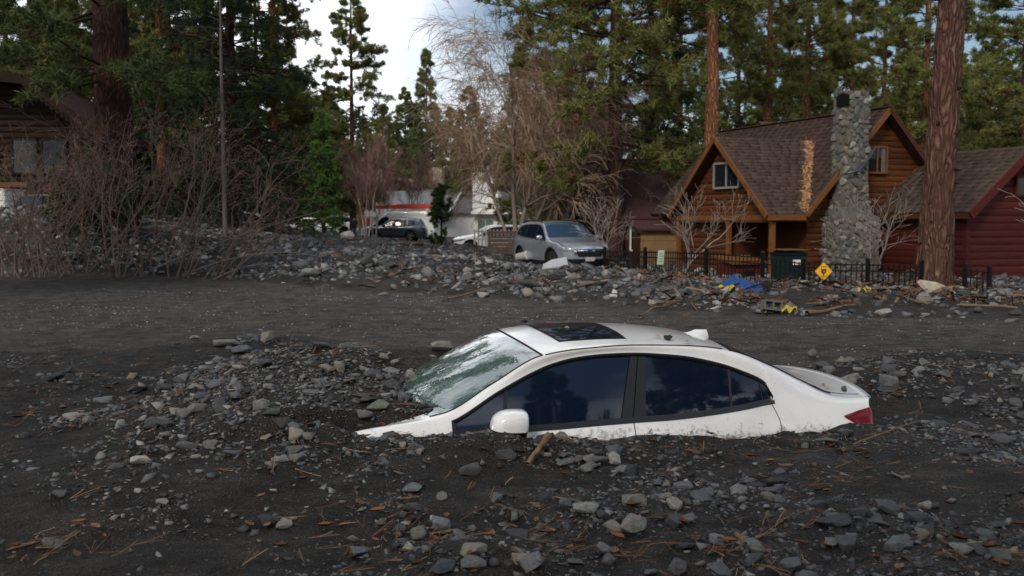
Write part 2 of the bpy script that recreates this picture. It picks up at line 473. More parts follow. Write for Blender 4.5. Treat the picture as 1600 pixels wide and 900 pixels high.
    # end faces
    def end(i, table, nm):
        sc = pch(*zip(*table)); s_c = st[i]
        row0 = P[i, :J2 + 1]; w = row0[:, 1] / row0[-1, 1]
        rows = [row0]
        for j in range(nL):
            z = P[i, J3 + j, 2]; tc_ = P[i, J3 + j, 1]; so = P[i, J3 + j, 0]
            rows.append(np.stack([sc(z) + (so - sc(z)) * w ** 3.2, tc_ * w, np.full(len(w), z)], 1))
        G = np.array(rows); mb = MB(); A = G.copy(); A[:, :, 1] *= -1
        mb.grid(A); mb.grid(G)
        me = mb.mesh(nm, paint_m, True)
        bm = bmesh.new(); bm.from_mesh(me); bmesh.ops.remove_doubles(bm, verts=bm.verts, dist=1e-5); bmesh.ops.recalc_face_normals(bm, faces=bm.faces); bm.to_mesh(me); bm.free()
        out[nm] = inst(nm, me, root)
        return lambda t, z, off=0: np.array([sc(z) + (s_c - sc(z)) * min(1, abs(t) / tside(s_c, z)) ** 3.2 + off, -t, z])
    out['front_at'] = end(0, sp['front'], 'front_bumper')
    out['rear_at'] = end(n - 1, sp['rear'], 'rear_bumper')
    # inner lining that closes the gaps
    mb = MB(); Q = P.copy(); Q[:, :, 1] *= .965; Q[:, :, 2] -= .02; Q[:, :, 0] = (Q[:, :, 0] - 2.3) * .985 + 2.3
    A = Q.copy(); A[:, :, 1] *= -1; mb.grid(A[::3]); mb.grid(Q[::3])
    mb.obj('inner_lining', M['dark_inside'], root)
    # side windows
    pside = lambda s, z, off, sg: (s, -sg * (tside(s, z) - off), z)
    it, ib = sp.get('inset', (.024, .030))
    def patch(nm, sl, sr, mat, sg, off, v0=0., v1=1., nu=14, nv_=8, full=False):
        G = []
        for v in np.linspace(v0, v1, nv_):
            row = []
            for w in np.linspace(0, 1, nu):
                a, b_ = (sl(v) if callable(sl) else sl), (sr(v) if callable(sr) else sr)
                s = a + (b_ - a) * w
                lo, hi = float(c3z(s)), float(c2z(s))
                if not full:
                    k = min(1, (hi - lo) / (it + ib + .02)); lo += ib * k; hi -= it * k
                z = lo + max(hi - lo, .001) * v
                row.append(pside(s, z, off, sg))
            G.append(row)
        mb = MB(); mb.grid(G); return mb.obj(nm, mat, root, True)
    for sg in (1, -1):
        for pa in sp['panes']: patch('side_window', pa[0], pa[1], glass, sg, .010, nu=26)
        for pi in sp['pillars']: patch(pi[2], pi[0], pi[1], M['black_trim'], sg, pi[3] if len(pi) > 3 else .002, nu=4)
        # frame ring round the opening
        ring = [(s, 0) for s in np.linspace(da, db, 70)]
        mb = MB(); top = []; bot = []; 
        for s, _ in ring:
            lo, hi = float(c3z(s)), float(c2z(s)); k = min(1, (hi - lo) / (it + ib + .02))
            top.append((pside(s, hi + .003, -.0005, sg), pside(s, hi - it * k, .003, sg), pside(s, hi - it * k, .016, sg)))
            bot.append((pside(s, lo + ib * k, .016, sg), pside(s, lo + ib * k, -.003, sg), pside(s, lo - .004, -.004, sg)))
        mb.grid(top); mb.grid(bot)
        for e in (0, -1):
            s = ring[e][0]; lo, hi = float(c3z(s)), float(c2z(s)); dd = .03 * (1 if e == 0 else -1)
            mb.grid([[pside(s, z, 0, sg), pside(s + dd, z, .003, sg), pside(s + dd, z, .02, sg)] for z in np.linspace(lo, hi, 6)])
        mb.obj('window_frame', M['black_trim'], root, True)
    out['tside'] = tside; out['c2z'] = c2z; out['c3z'] = c3z; out['c0'] = (c0s, c0z); out['c1'] = (c1t, c1z)
    return out
def wrap_lamp(car, nm, sp, side_s, t_in, z_lo, z_hi, mat, sg, rear=True, off=.007, taper=None):
    """a lamp that wraps from the side onto an end face"""
    u_end = sp['u'][1] if rear else sp['u'][0]; rows = []
    e = 1 if rear else -1
    for v in np.linspace(0, 1, 7):
        row = []
        for w in np.linspace(0, 1, 22):
            lo, hi = z_lo(w), z_hi(w); z = lo + (hi - lo) * v
            bul = off * (1 + .8 * math.sin(math.pi * v))
            if w < .5:
                s = side_s + (u_end - side_s) * (w / .5)
                p = np.array([s, -sg * (car['tside'](s, z) + bul), z])
            else:
                f = (w - .5) / .5; tc = car['tside'](u_end, z); t = tc + (t_in - tc) * f
                p = np.array(car['rear_at' if rear else 'front_at'](t * sg, z, e * bul))
                p[1] = -sg * (t + bul * (1 - f))
            row.append(p)
        rows.append(row)
    mb = MB(); mb.grid(rows)
    return mb.obj(nm, mat, car['root'], True)
def place_vehicle(car, M4):
    car['root'].matrix_world = Matrix(M4.tolist())

# the buried sedan
def sedan_skew(u, z):
    hat = max(0, 1 - abs(u - 3.69) / .3)
    return hat * float(np.interp(z, [.5, .80, .867, .93, 1.0, 1.06], [-.10, -.01, .006, .02, -.005, -.03]))
SEDAN = dict(
    u=(.22, 4.47), n=120, ws=(1.25, 2.02), bl=(3.42, 4.22), dlo=(1.377, 3.690), cuts=[1.371, 2.613, 3.69], skew=sedan_skew,
    c0=[(.22, .02, .70), (.5, .4, .84), (.8, .72, .93), (1.1, .98, .985), (1.25, 1.08, 1.01), (1.5, 1.38, 1.165), (1.75, 1.66, 1.305), (2.02, 1.93, 1.422), (2.3, 2.25, 1.472), (2.6, 2.58, 1.487), (2.9, 2.9, 1.482), (3.2, 3.22, 1.455), (3.42, 3.46, 1.415), (3.75, 3.80, 1.30), (4.0, 4.03, 1.205), (4.22, 4.20, 1.125), (4.33, 4.38, 1.103), (4.47, 4.61, 1.100)],
    c1=[(.22, .55, .66), (.5, .60, .80), (.8, .64, .90), (1.1, .70, .965), (1.25, .727, .995), (1.357, .719, 1.018), (1.673, .665, 1.192), (2.019, .605, 1.366), (2.3, .585, 1.408), (2.7, .56, 1.43), (3.0, .555, 1.428), (3.25, .55, 1.415), (3.45, .55, 1.385), (3.746, .56, 1.284), (3.994, .58, 1.175), (4.22, .61, 1.085), (4.35, .64, 1.070), (4.47, .64, 1.068)],
    c1off=[(0, 0), (4.25, 0), (4.35, .015), (4.47, .05)],
    c2=[(.22, .62), (.5, .78), (.816, .905), (.998, .935), (1.17, .958), (1.33, .972), (1.377, .980), (1.458, 1.014), (1.534, 1.055), (1.664, 1.129), (1.795, 1.193), (1.927, 1.253), (2.062, 1.305), (2.196, 1.34), (2.33, 1.361), (2.464, 1.373), (2.70, 1.38), (2.816, 1.376), (2.952, 1.367), (3.089, 1.354), (3.225, 1.331), (3.36, 1.301), (3.493, 1.258), (3.586, 1.223), (3.645, 1.190), (3.675, 1.150), (3.690, 1.095), (3.8, 1.082), (4.0, 1.058), (4.25, 1.03), (4.47, 1.022)],
    c3=[(.22, .56), (.8, .84), (1.2, .87), (1.377, .893), (1.894, .915), (2.14, .926), (2.4, .941), (2.65, .953), (2.875, .962), (3.15, .984), (3.437, 1.016), (3.641, 1.048), (3.69, 1.054), (3.8, 1.05), (4.0, 1.03), (4.25, 1.0), (4.47, .992)],
    tside=[(.15, .80), (.3, .86), (.55, .885), (.75, .884), (.85, .868), (.90, .845), (.93, .824), (.98, .795), (1.1, .729), (1.2, .673), (1.3, .617), (1.38, .572), (1.5, .5)],
    taper=[(.0, .78), (.22, .82), (.5, .92), (.9, .98), (1.4, 1), (3.6, 1), (3.9, .995), (4.2, .983), (4.47, .945), (4.7, .9)],
    front=[(.2, .05), (.5, .0), (.62, .0), (.7, .02)], rear=[(.2, 4.56), (.5, 4.63), (.75, 4.63), (.88, 4.585), (1.0, 4.60), (1.13, 4.60)],
    panes=[(1.40, lambda v: 1.715 + .03 * v), (lambda v: 1.735 + .03 * v, lambda v: 2.53 + .125 * v), (lambda v: 2.705 + .065 * v, lambda v: 3.345 + .032 * v), (lambda v: 3.36 + .032 * v, 3.665)],
    pillars=[(lambda v: 2.53 + .125 * v, lambda v: 2.611 + .098 * v, 'pillar_trim', -.001), (lambda v: 2.617 + .098 * v, lambda v: 2.705 + .065 * v, 'pillar_trim', -.001), (lambda v: 3.342 + .032 * v, lambda v: 3.362 + .032 * v, 'window_divider', .004), (lambda v: 1.712 + .03 * v, lambda v: 1.737 + .03 * v, 'window_divider', .004), (lambda v: 3.600, lambda v: 3.606, 'window_divider', .006)],
    wsmat=M['windshield'])
QX, QY, QZ, QYAW, QPIT, QROL = .251, 7.256, -.737, .272, -.035, .033
_cy, _sy, _cp, _sp, _cr, _sr = math.cos(QYAW), math.sin(QYAW), math.cos(QPIT), math.sin(QPIT), math.cos(QROL), math.sin(QROL)
CAR_R = np.array([[_cy, -_sy, 0], [_sy, _cy, 0], [0, 0, 1]]) @ np.array([[_cp, 0, -_sp], [0, 1, 0], [_sp, 0, _cp]]) @ np.array([[1, 0, 0], [0, _cr, -_sr], [0, _sr, _cr]])
CAR_T = np.array([QX, QY, QZ]) + CAR_R @ np.array([-2.3, 0, 0])
def car_w(s, t, z): return CAR_R @ np.array([s, -t, z]) + CAR_T
sed = build_vehicle('sedan', SEDAN, M['white_paint'], 'white sedan buried up to its windows in dark gravel', 'car')
def sedan_details():
    root = sed['root']
    c0s, c0z = sed['c0']; c1t, c1z = sed['c1']
    # roof surface by s, t
    us = np.linspace(1.3, 4.4, 400)
    def roof(s, t):
        best = None
        q = np.clip(abs(t) / c1t(us), 0, 1)
        S = us + (c0s(us) - us) * (1 - q ** 2); k = int(np.argmin(abs(S - s)))
        return float(c1z(us[k]) + (c0z(us[k]) - c1z(us[k])) * (1 - q[k] ** 2.2))
    # sunroof: glass panel with a seal
    def panel(nm, s0, s1, tw, off, mat, rnd=.0):
        G = []
        for a in np.linspace(0, 1, 12):
            row = []
            for b in np.linspace(-1, 1, 14):
                w = tw * (1 - .0 * a); s = s0 + (s1 - s0) * a - .045 * (1 - b * b) * (1 - a)
                row.append((s, -b * w, roof(s, b * w) + off))
            G.append(row)
        mb = MB(); mb.grid(G); return mb.obj(nm, mat, root, True)
    panel('sunroof_seal', 2.19, 2.685, .435, .0025, M['black_rubber'])
    panel('sunroof_glass', 2.205, 2.668, .418, .0055, M['glass_dark'])
    # roof channels and the seam above the windshield
    for sg in (1, -1):
        pts = [(u, -sg * (c1t(u) + .004), c1z(u) + .0025) for u in np.linspace(2.04, 3.36, 30)]
        MB().tube(pts, .0045, 5).obj('roof_seam', M['black_rubber'], root, True)
    hs = [(u + (c0s(u) - u) * (1 - q * q), -q * c1t(u), c1z(u) + (c0z(u) - c1z(u)) * (1 - abs(q) ** 2.2) + .001) for u in [2.022] for q in np.linspace(-1, 1, 31)]
    MB().tube(hs, .007, 5).obj('windshield_seal', M['black_rubber'], root, True)
    for sg in (1, -1):
        pts = [(u, -sg * (c1t(u) - .002), c1z(u) + .001) for u in np.linspace(1.25, 2.02, 20)]
        MB().tube(pts, .006, 5).obj('windshield_seal', M['black_rubber'], root, True)
        pts = [(u, -sg * (c1t(u) - .0), c1z(u) + .001) for u in np.linspace(3.42, 4.22, 24)]
        MB().tube(pts, .007, 5).obj('rear_window_seal', M['black_rubber'], root, True)
    # trunk lid gap and lip spoiler
    for sg in (1, -1):
        pts = []
        for u in np.linspace(4.2, 4.45, 12):
            q = .93; pts.append((u + (c0s(u) - u) * (1 - q * q), -sg * q * c1t(u), c1z(u) + (c0z(u) - c1z(u)) * (1 - q ** 2.2) + .0005))
        MB().tube(pts, .004, 4).obj('trunk_gap', M['black_rubber'], root, True)
    G = []
    for q in np.linspace(-1, 1, 33):
        u = 4.47; w = .98 * q; k = 1 - abs(w) ** 2; s = u + .05 + (c0s(u) - u - .05) * k; t = w * .66; z = 1.070 + .028 * (1 - abs(w) ** 2.2)
        h = .012 * (1 - abs(q) ** 4)
        G.append([(s - .09, -t, z - .012), (s - .03, -t, z + h * .55), (s + .012, -t, z + h), (s + .016, -t, z + h - .012), (s + .002, -t, z - .02)])
    mb = MB(); mb.grid(G); mb.obj('lip_spoiler', M['white_paint'], root, True)
    # shark fin aerial
    G = []
    for v in np.linspace(0, 1, 8):
        row = []
        for a in np.linspace(0, 2 * math.pi, 19)[:-1]:
            x = .5 + .5 * math.cos(a); sl = .105 * (1 - v * .15); xs = 3.30 + .115 * v ** .75 + (.235 - .135 * v ** .9) * x
            w = .033 * (1 - v) ** .7 * (abs(math.sin(a)) ** .8) * (1 if math.sin(a) > 0 else -1) + .002 * math.sin(a)
            zb = roof(xs, 0)
            row.append((xs, w, (1 - v) * (zb - .004) + v * (roof(3.5, 0) + .060)))
        row.append(row[0]); G.append(row)
    mb = MB(); mb.grid(G); mb.obj('aerial_fin', M['white_paint'], root, True)
    # door mirrors
    for sg in (1, -1):
        V = []; nu, nv = 20, 12
        for i in range(nv + 1):
            th = math.pi * i / nv; row = []
            for k in range(nu + 1):
                ph = 2 * math.pi * k / nu
                cx = math.sin(th) * math.cos(ph); cy = math.sin(th) * math.sin(ph); cz = math.cos(th)
                ex = lambda v, p: math.copysign(abs(v) ** p, v)
                x = ex(cx, .5) * .128 * (1.0 - .20 * max(0, cz)) + .018 * cz; y = ex(cy, .75) * .105; z = ex(cz, .55) * .084
                if x > .085: x = .085 + (x - .085) * .25
                z *= (1 - .18 * max(0, -x / .128))
                row.append((1.722 + x, -sg * (.965 + y), 1.000 + z))
            V.append(row)
        cap = MB(); cap.grid([r for r in V if r[0][2] > .955]); cap.obj('mirror_cap', M['white_paint'], root, True)
        low = MB(); low.grid([[(p[0], p[1], p[2]) for p in r] for r in V if r[0][2] <= .995]); low.obj('mirror_base', M['black_trim'], root, True)
        MB().bar((1.72, -sg * .90, .955), (1.70, -sg * .80, .93), .10, .035).obj('mirror_arm', M['black_trim'], root, bevel=.008)
    # tail lamps
    zl = lambda w: float(np.interp(w, [0, .15, .45, .6, 1], [.955, .915, .895, .895, .92])); zh = lambda w: float(np.interp(w, [0, .3, .5, .7, 1], [.964, .995, 1.010, 1.005, 1.0]))
    for sg in (1, -1): wrap_lamp(sed, 'tail_lamp', SEDAN, 4.225, .36, zl, zh, M['red_lens'], sg)
    # door handles sit just under the dirt line, wheels below it
    for sg in (1, -1):
        for s in (2.38, 3.45):
            y = sed['tside'](s, .80)
            MB().bar((s - .1, -sg * (y + .02), .80), (s + .1, -sg * (y + .02), .815), .025, .03).obj('door_handle', M['white_paint'], root, bevel=.008)
        for s in (.9, 3.57):
            MB().lathe([(.0, -.1), (.30, -.1), (.32, -.07), (.32, .07), (.30, .1), (0, .1)], 28, 'y', (s, -sg * .76, .32)).obj('wheel', M['black_rubber'], root, True)
sedan_details()
_m = np.eye(4); _m[:3, :3] = CAR_R; _m[:3, 3] = CAR_T
place_vehicle(sed, _m)

# ------------------------------------------------------------------ terrain
_ex = [-90, -20, -14, -8.3, -4, -.6, 2.2, 4.5, 8, 20, 90]
_ey = [31, 29, 27.5, 25.7, 21.3, 19.4, 17.3, 15.5, 15, 14, 14]
def bank_e(x, y): return y - np.interp(x, _ex, _ey) + 1.0 * vn(x * .5, y * .5, 5) + .45 * vn(x * 1.7, y * 1.7, 6)
def strip_mask(x, y):
    lb = np.interp(x, [-9, -5, -2.5, -.8, 0, 3.0, 4.2, 8], [11.5, 11.6, 12.2, 10.2, 9.3, 9.5, 10.6, 10.8]) + .8 * vn(x * .8, y * .8, 9)
    return sst(-.25, .25, y - lb) * (1 - sst(-.3, .2, bank_e(x, y)))
_Ri = np.linalg.inv(CAR_R)
def car_st(x, y):
    zc = .12
    P = np.stack([x - CAR_T[0], y - CAR_T[1], np.full_like(x, zc - CAR_T[2])], -1) @ _Ri.T
    return P[..., 0], -P[..., 1]
def car_z(s, t, z): return CAR_R[2, 0] * s - CAR_R[2, 1] * t + CAR_R[2, 2] * z + CAR_T[2]
_RIDGES = []
def _ridge(px, py, r, amp): 
    p = gp(px, py); _RIDGES.append((p[0], p[1], r, amp))
for _a in [(620, 770, .28, .06), (690, 810, .3, .07), (745, 875, .3, .08), (910, 790, .45, .05), (1000, 800, .4, .05), (380, 540, .9, .10), (540, 570, .8, .10), (150, 590, 1.0, .06), (1380, 610, 1.0, .12), (1560, 590, 1.6, .14), (1450, 870, .8, .06), (300, 720, .8, .05)]: _ridge(*_a)
def H(x, y, fine=True):
    x = np.asarray(x, float); y = np.asarray(y, float)
    e = bank_e(x, y)
    hb = np.interp(x, [-90, -14, -8, -5, -1, 2, 5, 8, 20], [1.7, 1.62, .92, .60, .44, .34, .14, .05, .0])
    wb = np.interp(x, [-15, -11, -5, 0, 3, 6], [3.6, 5.5, 8, 8, 5, 4])
    dec = np.interp(x, [-8, -4, -2, 0, 2.5, 6, 12], [0, .08, .25, .75, 1.35, 1.1, 1.0])
    b = hb * sst(-.2, 1.0, e / wb) * (1 - dec * sst(5, 11, e))
    b = b + .16 * hb * sst(-.15, .5, e) * (1 - sst(3, 6, e))
    far = sst(41, 62, y)
    zf = np.interp(x, [-60, -22, -10, 0, 60], [1.3, .8, 0, -.15, -.15])
    z = b * (1 - far) + zf * far
    hill = np.interp(x, [-200, -60, 0, 60, 200], [20, 12, 10, 20, 26]) * sst(112, 210, y) + np.interp(x, [-60, -30, -16], [4, 1, 0]) * sst(24, 60, y)
    z = z + hill
    near = 1 - sst(14, 24, y)
    rough = 1 - .75 * strip_mask(x, y)
    z = z + near * rough * (.07 * vn(x * .8, y * .8, 1) + .06 * vn(x * 2.1, y * 2.1, 2)) + .05 * vn(x * .23, y * .23, 3) * near
    z = z + (1 - near) * sst(-.3, .6, e) * (.22 * vn(x * .55, y * .55, 12) + .12 * vn(x * 1.4, y * 1.4, 13)) * np.interp(x, [0, 4], [1, .45]) * (1 - sst(50, 70, y))
    for rx, ry, rr, am in _RIDGES: z = z + am * np.exp(-((x - rx) ** 2 + (y - ry) ** 2) / rr ** 2)
    # around the car
    s, t = car_st(x, y)
    ds = np.maximum(np.maximum(.2 - s, s - 4.5), 0); dt = np.maximum(abs(t) - .86, 0); dist = np.hypot(ds, dt)
    w = 1 - sst(.15, 1.5, dist)
    zc = car_z(s, t, np.interp(s, [0, .8, 2.6, 3.7, 4.3], [.87, .875, .850, .862, .900])) + .026 * vn(x * 9, y * 9, 21) + .045 * vn(x * 3.1, y * 3.1, 22)
    z = z * (1 - w) + zc * w
    fs = sst(-.5, .5, s) * (1 - sst(1.7, 2.35, s))
    zt = np.interp(t, [-2.6, -1.7, -1.0, -.65, -.3, 0, .5, .66, .745, .9], [.80, .98, 1.16, 1.215, 1.12, 1.075, 1.035, 1.005, .86, .855])
    m = car_z(s, t, .855 + (zt - .855) * fs + .03 * vn(x * 5, y * 5, 23) * (zt > .9))
    z = np.where((fs > 0) & (abs(t) < 2.6) & (t < .9), np.maximum(z, m), z)
    z = z + .10 * np.exp(-((s - .52) / .26) ** 2 - ((t - .84) / .25) ** 2) + .095 * np.exp(-((s - 1.58) / .30) ** 2 - ((t - 1.10) / .17) ** 2) + .055 * np.exp(-((s - 1.15) / .3) ** 2 - ((t - .95) / .13) ** 2) + .03 * np.exp(-((s - 2.15) / .25) ** 2 - ((t - 1.05) / .18) ** 2)
    if fine:
        sm_ = strip_mask(x, y); z = z + sm_ * (.045 * vn((y + .42 * x) * 5.5, x * .35, 34) + .028 * vn((y + .42 * x) * 14, x * .8, 35))
        nf = 1 - sst(9, 15, y)
        z = z + nf * rough * (.022 * vn(x * 7, y * 7, 31) + .014 * vn(x * 17, y * 17, 32) + .007 * vn(x * 37, y * 37, 33))
    return z
def graded(pts):
    out = []
    for a, b, st in pts: out += list(np.arange(a, b, st))
    return np.array(out)
gx_ = graded([(.0, 4.6, .04), (4.6, 9, .09), (9, 16, .25), (16, 40, 1.2), (40, 90, 4), (90, 420, 22)])
gx_ = np.concatenate([-gx_[:0:-1], gx_])
gy_ = graded([(-90, -8, 8), (-8, 3, .5), (3, 9.2, .03), (9.2, 15, .06), (15, 32, .14), (32, 62, .5), (62, 120, 3), (120, 260, 8), (260, 900, 60)])
XX, YY = np.meshgrid(gx_, gy_)
ZZ = H(XX, YY)
_n, _k = XX.shape
idx = np.arange(_n * _k).reshape(_n, _k)
FQ = np.stack([idx[:-1, :-1], idx[:-1, 1:], idx[1:, 1:], idx[1:, :-1]], -1).reshape(-1, 4)
sm = strip_mask(XX, YY)
be = bank_e(XX, YY)
cc = np.ones((_n, _k, 3)) * 1.0
cc += sm[..., None] * np.array([1.35, 1.38, 1.45])
cc *= (1 + .9 * vn(XX * .35, YY * .35, 41) * (1 - .6 * sm))[..., None]
cc = np.where((be > 0)[..., None], cc * 1.25, cc)
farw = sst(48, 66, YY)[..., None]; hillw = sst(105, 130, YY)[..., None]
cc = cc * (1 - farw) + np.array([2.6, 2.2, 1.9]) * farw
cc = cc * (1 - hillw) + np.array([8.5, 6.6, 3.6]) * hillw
ground = inst('ground', np_mesh('ground', np.stack([XX, YY, ZZ], -1).reshape(-1, 3), FQ, M['ground'], True, np.clip(cc, .35, 12).reshape(-1, 3)))
tag(ground, kind='structure')

# ------------------------------------------------------------------ stones
def hull_rock(sd, npts, flat=1.0, bev=0.0, box=.5):
    r = np.random.default_rng(sd)
    p = r.normal(size=(npts, 3)); p /= np.linalg.norm(p, axis=1)[:, None]
    p = np.sign(p) * abs(p) ** box; p /= abs(p).max(0)
    p *= r.uniform(.72, 1.0, (npts, 1)); p[:, 2] *= flat
    bm = bmesh.new()
    for q in p: bm.verts.new(q)
    g = bmesh.ops.convex_hull(bm, input=bm.verts[:])
    bmesh.ops.delete(bm, geom=[v for v in bm.verts if not v.link_faces], context='VERTS')
    bmesh.ops.dissolve_limit(bm, angle_limit=R_(14), verts=bm.verts[:], edges=bm.edges[:])
    if bev:
        bmesh.ops.bevel(bm, geom=bm.edges[:], offset=bev, segments=2, affect='EDGES', profile=.6, clamp_overlap=True)
    bmesh.ops.triangulate(bm, faces=bm.faces[:])
    bm.verts.ensure_lookup_table(); bm.verts.index_update()
    V = np.array([v.co[:] for v in bm.verts]); Fc = np.array([[v.index for v in f.verts] for f in bm.faces]); bm.free()
    return V, Fc
SMALL = [hull_rock(100 + i, 9, 1) for i in range(24)]
M['stone_bits'] = pm('stone_bits', (.75, .75, .75), .62, var=(1.15, 1.15, 1.15), scale=30, vcol=True, spec=.2)
M['rock'] = pm('rock', (.62, .62, .62), .62, var=(1.25, 1.24, 1.2), scale=2.2, bump=.5, bscale=7, vcol=False, objvar=.0, rvar=.18, spec=.25)
# object colour drives the tone of each rock
_n2 = M['rock'].node_tree.nodes; _l2 = M['rock'].node_tree.links.new
_oi = _n2.new('ShaderNodeObjectInfo'); _mx = _n2.new('ShaderNodeMixRGB'); _mx.blend_type = 'MULTIPLY'; _mx.inputs[0].default_value = 1
_rp = [q for q in _n2 if q.type == 'VALTORGB'][0]
_l2(_rp.outputs[0], _mx.inputs[1]); _l2(_oi.outputs['Color'], _mx.inputs[2]); _l2(_mx.outputs[0], _n2['Principled BSDF'].inputs['Base Color'])
BIG = [np_mesh('rock', *hull_rock(300 + i, 14, 1, .075, .62), M['rock'], True) for i in range(12)] + [np_mesh('rock', *hull_rock(340 + i, 18, 1, .12, .8), M['rock'], True) for i in range(8)]
PAL = np.array([(.062, .066, .071), (.090, .093, .096), (.042, .044, .047), (.125, .126, .124), (.032, .034, .037), (.15, .15, .145), (.13, .115, .095), (.075, .080, .074), (.21, .205, .19)])
PW = np.array([.22, .17, .18, .10, .16, .05, .05, .06, .01]); PW /= PW.sum()
def tones(n, k=1.0):
    c = PAL[rng.choice(len(PAL), n, p=PW)] * rng.uniform(.7, 1.45, (n, 1)) * k * 1.1
    return c
CLUST = []
for px, py, r, w in [(130, 600, .9, .8), (300, 640, 1.0, .9), (420, 690, .9, 1), (330, 720, .9, .9), (560, 590, .7, 1), (520, 560, .9, 1), (480, 600, .8, .9), (380, 535, .6, 1), (700, 830, .4, .8), (640, 780, .4, .7), (600, 730, .5, .9), (900, 790, .5, 1), (1000, 810, .5, 1), (1100, 770, .6, .9), (860, 715, .4, 1), (1200, 850, .7, 1), (1450, 860, .8, 1), (1330, 880, .6, 1), (1390, 615, .8, 1), (1550, 600, 1.3, 1), (1300, 580, .5, .8), (1000, 870, .5, .7), (1080, 710, .4, .5), (560, 860, .4, .5), (250, 800, .5, .6), (1560, 690, .7, .8), (450, 750, .6, .9), (1240, 760, .5, .5), (180, 690, .6, .7), (640, 690, .35, .7)]:
    p = gp(px, py, .05); CLUST.append((p[0], p[1], r, w))
BARE = [(gp(px, py)[0], gp(px, py)[1], r) for px, py, r in [(50, 800, .7), (790, 770, .45), (1330, 725, .8), (780, 850, .3), (100, 700, .5), (480, 870, .4), (1120, 700, .4)]]
def near_density(x, y):
    d = np.zeros_like(x)
    for cx, cy, r, w in CLUST: d = np.maximum(d, w * np.exp(-((x - cx) ** 2 + (y - cy) ** 2) / r ** 2))
    d = np.clip(d * 1.15 + .9 * (vn(x * 1.3, y * 1.3, 51) - .12) + 1.0 * vn(x * 3.1, y * 3.1, 52), .02, 1)
    for bx, by, r in BARE: d = d * (1 - .85 * np.exp(-((x - bx) ** 2 + (y - by) ** 2) / r ** 2))
    d = d * (1 - .96 * strip_mask(x, y))
    s, t = car_st(x, y)
    inside = (s > 1.15) & (s < 4.52) & (abs(t) < .88)
    d = np.where(inside & ~((s < 1.9) & (t < .7)), 0, d)
    return d
def bank_density(x, y):
    e = bank_e(x, y)
    d = sst(-.25, .35, e) * np.interp(e, [0, 5, 9, 14, 30], [1, .95, .8, .45, .25]) * (1 + .9 * vn(x * .5, y * .5, 61) + .7 * vn(x * 1.7, y * 1.7, 62))
    return np.clip(d, 0, 1) * (1 - .8 * (vn(x * .35 + 3, y * .6, 63) > .22))
def scatter(n, x0, x1, y0, y1, dens, frus=.60):
    x = rng.uniform(x0, x1, n); y = np.sqrt(rng.uniform(y0 ** 2, y1 ** 2, n)) if y0 > 0 else rng.uniform(y0, y1, n)
    k = (abs(x) < frus * y + .7) & (rng.random(n) < dens(x, y))
    return x[k], y[k]
ST = []     # x, y, size(half width), aspect z
def add_stones(n, reg, dens, lo, hi, pw=2.0):
    x, y = scatter(n, *reg, dens)
    s = lo + (hi - lo) * rng.random(len(x)) ** (pw * 1.5)
    ST.append(np.stack([x, y, s], 1))
add_stones(24000, (-4.5, 4.5, 3.9, 7.6), near_density, .006, .016, 1.3)
add_stones(17000, (-7, 7, 7.0, 13.0), near_density, .009, .022, 1.3)
add_stones(19000, (-4.5, 4.5, 3.9, 7.6), near_density, .015, .036, 2.0)
add_stones(14000, (-7, 7, 6.6, 13.0), near_density, .018, .045, 2.0)
add_stones(2800, (-4.5, 4.5, 3.9, 8), near_density, .033, .085, 2.0)
add_stones(2200, (-7, 7, 7, 13), near_density, .04, .11, 2.0)
def side_density(x, y):
    s, t = car_st(x, y); return ((s > .7) & (s < 4.6) & (t > .88) & (t < 1.25)) * np.clip(.9 - (t - .88) * 2 + 1.2 * vn(x * 2.3, y * 2.3, 55), 0, 1)
add_stones(7000, (-2.2, 3.2, 5.2, 8.2), side_density, .006, .02, 1.2)
add_stones(900, (-2.2, 3.2, 5.2, 8.2), side_density, .015, .045, 1.4)
add_stones(16000, (-17, 13, 14, 34), bank_density, .03, .075, 1.2)
add_stones(9500, (-17, 13, 14, 34), bank_density, .06, .17, 1.0)
add_stones(9000, (-17, 9, 27, 50), lambda x, y: np.clip(.55 + 1.2 * vn(x * .4, y * .4, 64), 0, 1), .05, .13, 1.2)
add_stones(1100, (-17, 13, 14, 32), bank_density, .12, .27, 1.6)
add_stones(26000, (-9, 9, 9, 22), lambda x, y: strip_mask(x, y) * np.clip(.45 + 1.4 * vn((y + .42 * x) * 2.2, x * .4, 72), 0, 1), .007, .019, 2.0)
add_stones(1800, (-7, 8, 9, 20), lambda x, y: strip_mask(x, y) * np.clip(.12 + .5 * vn(x * .9, y * .9, 71), 0, 1), .008, .025, 2.5)
ST = np.concatenate(ST)
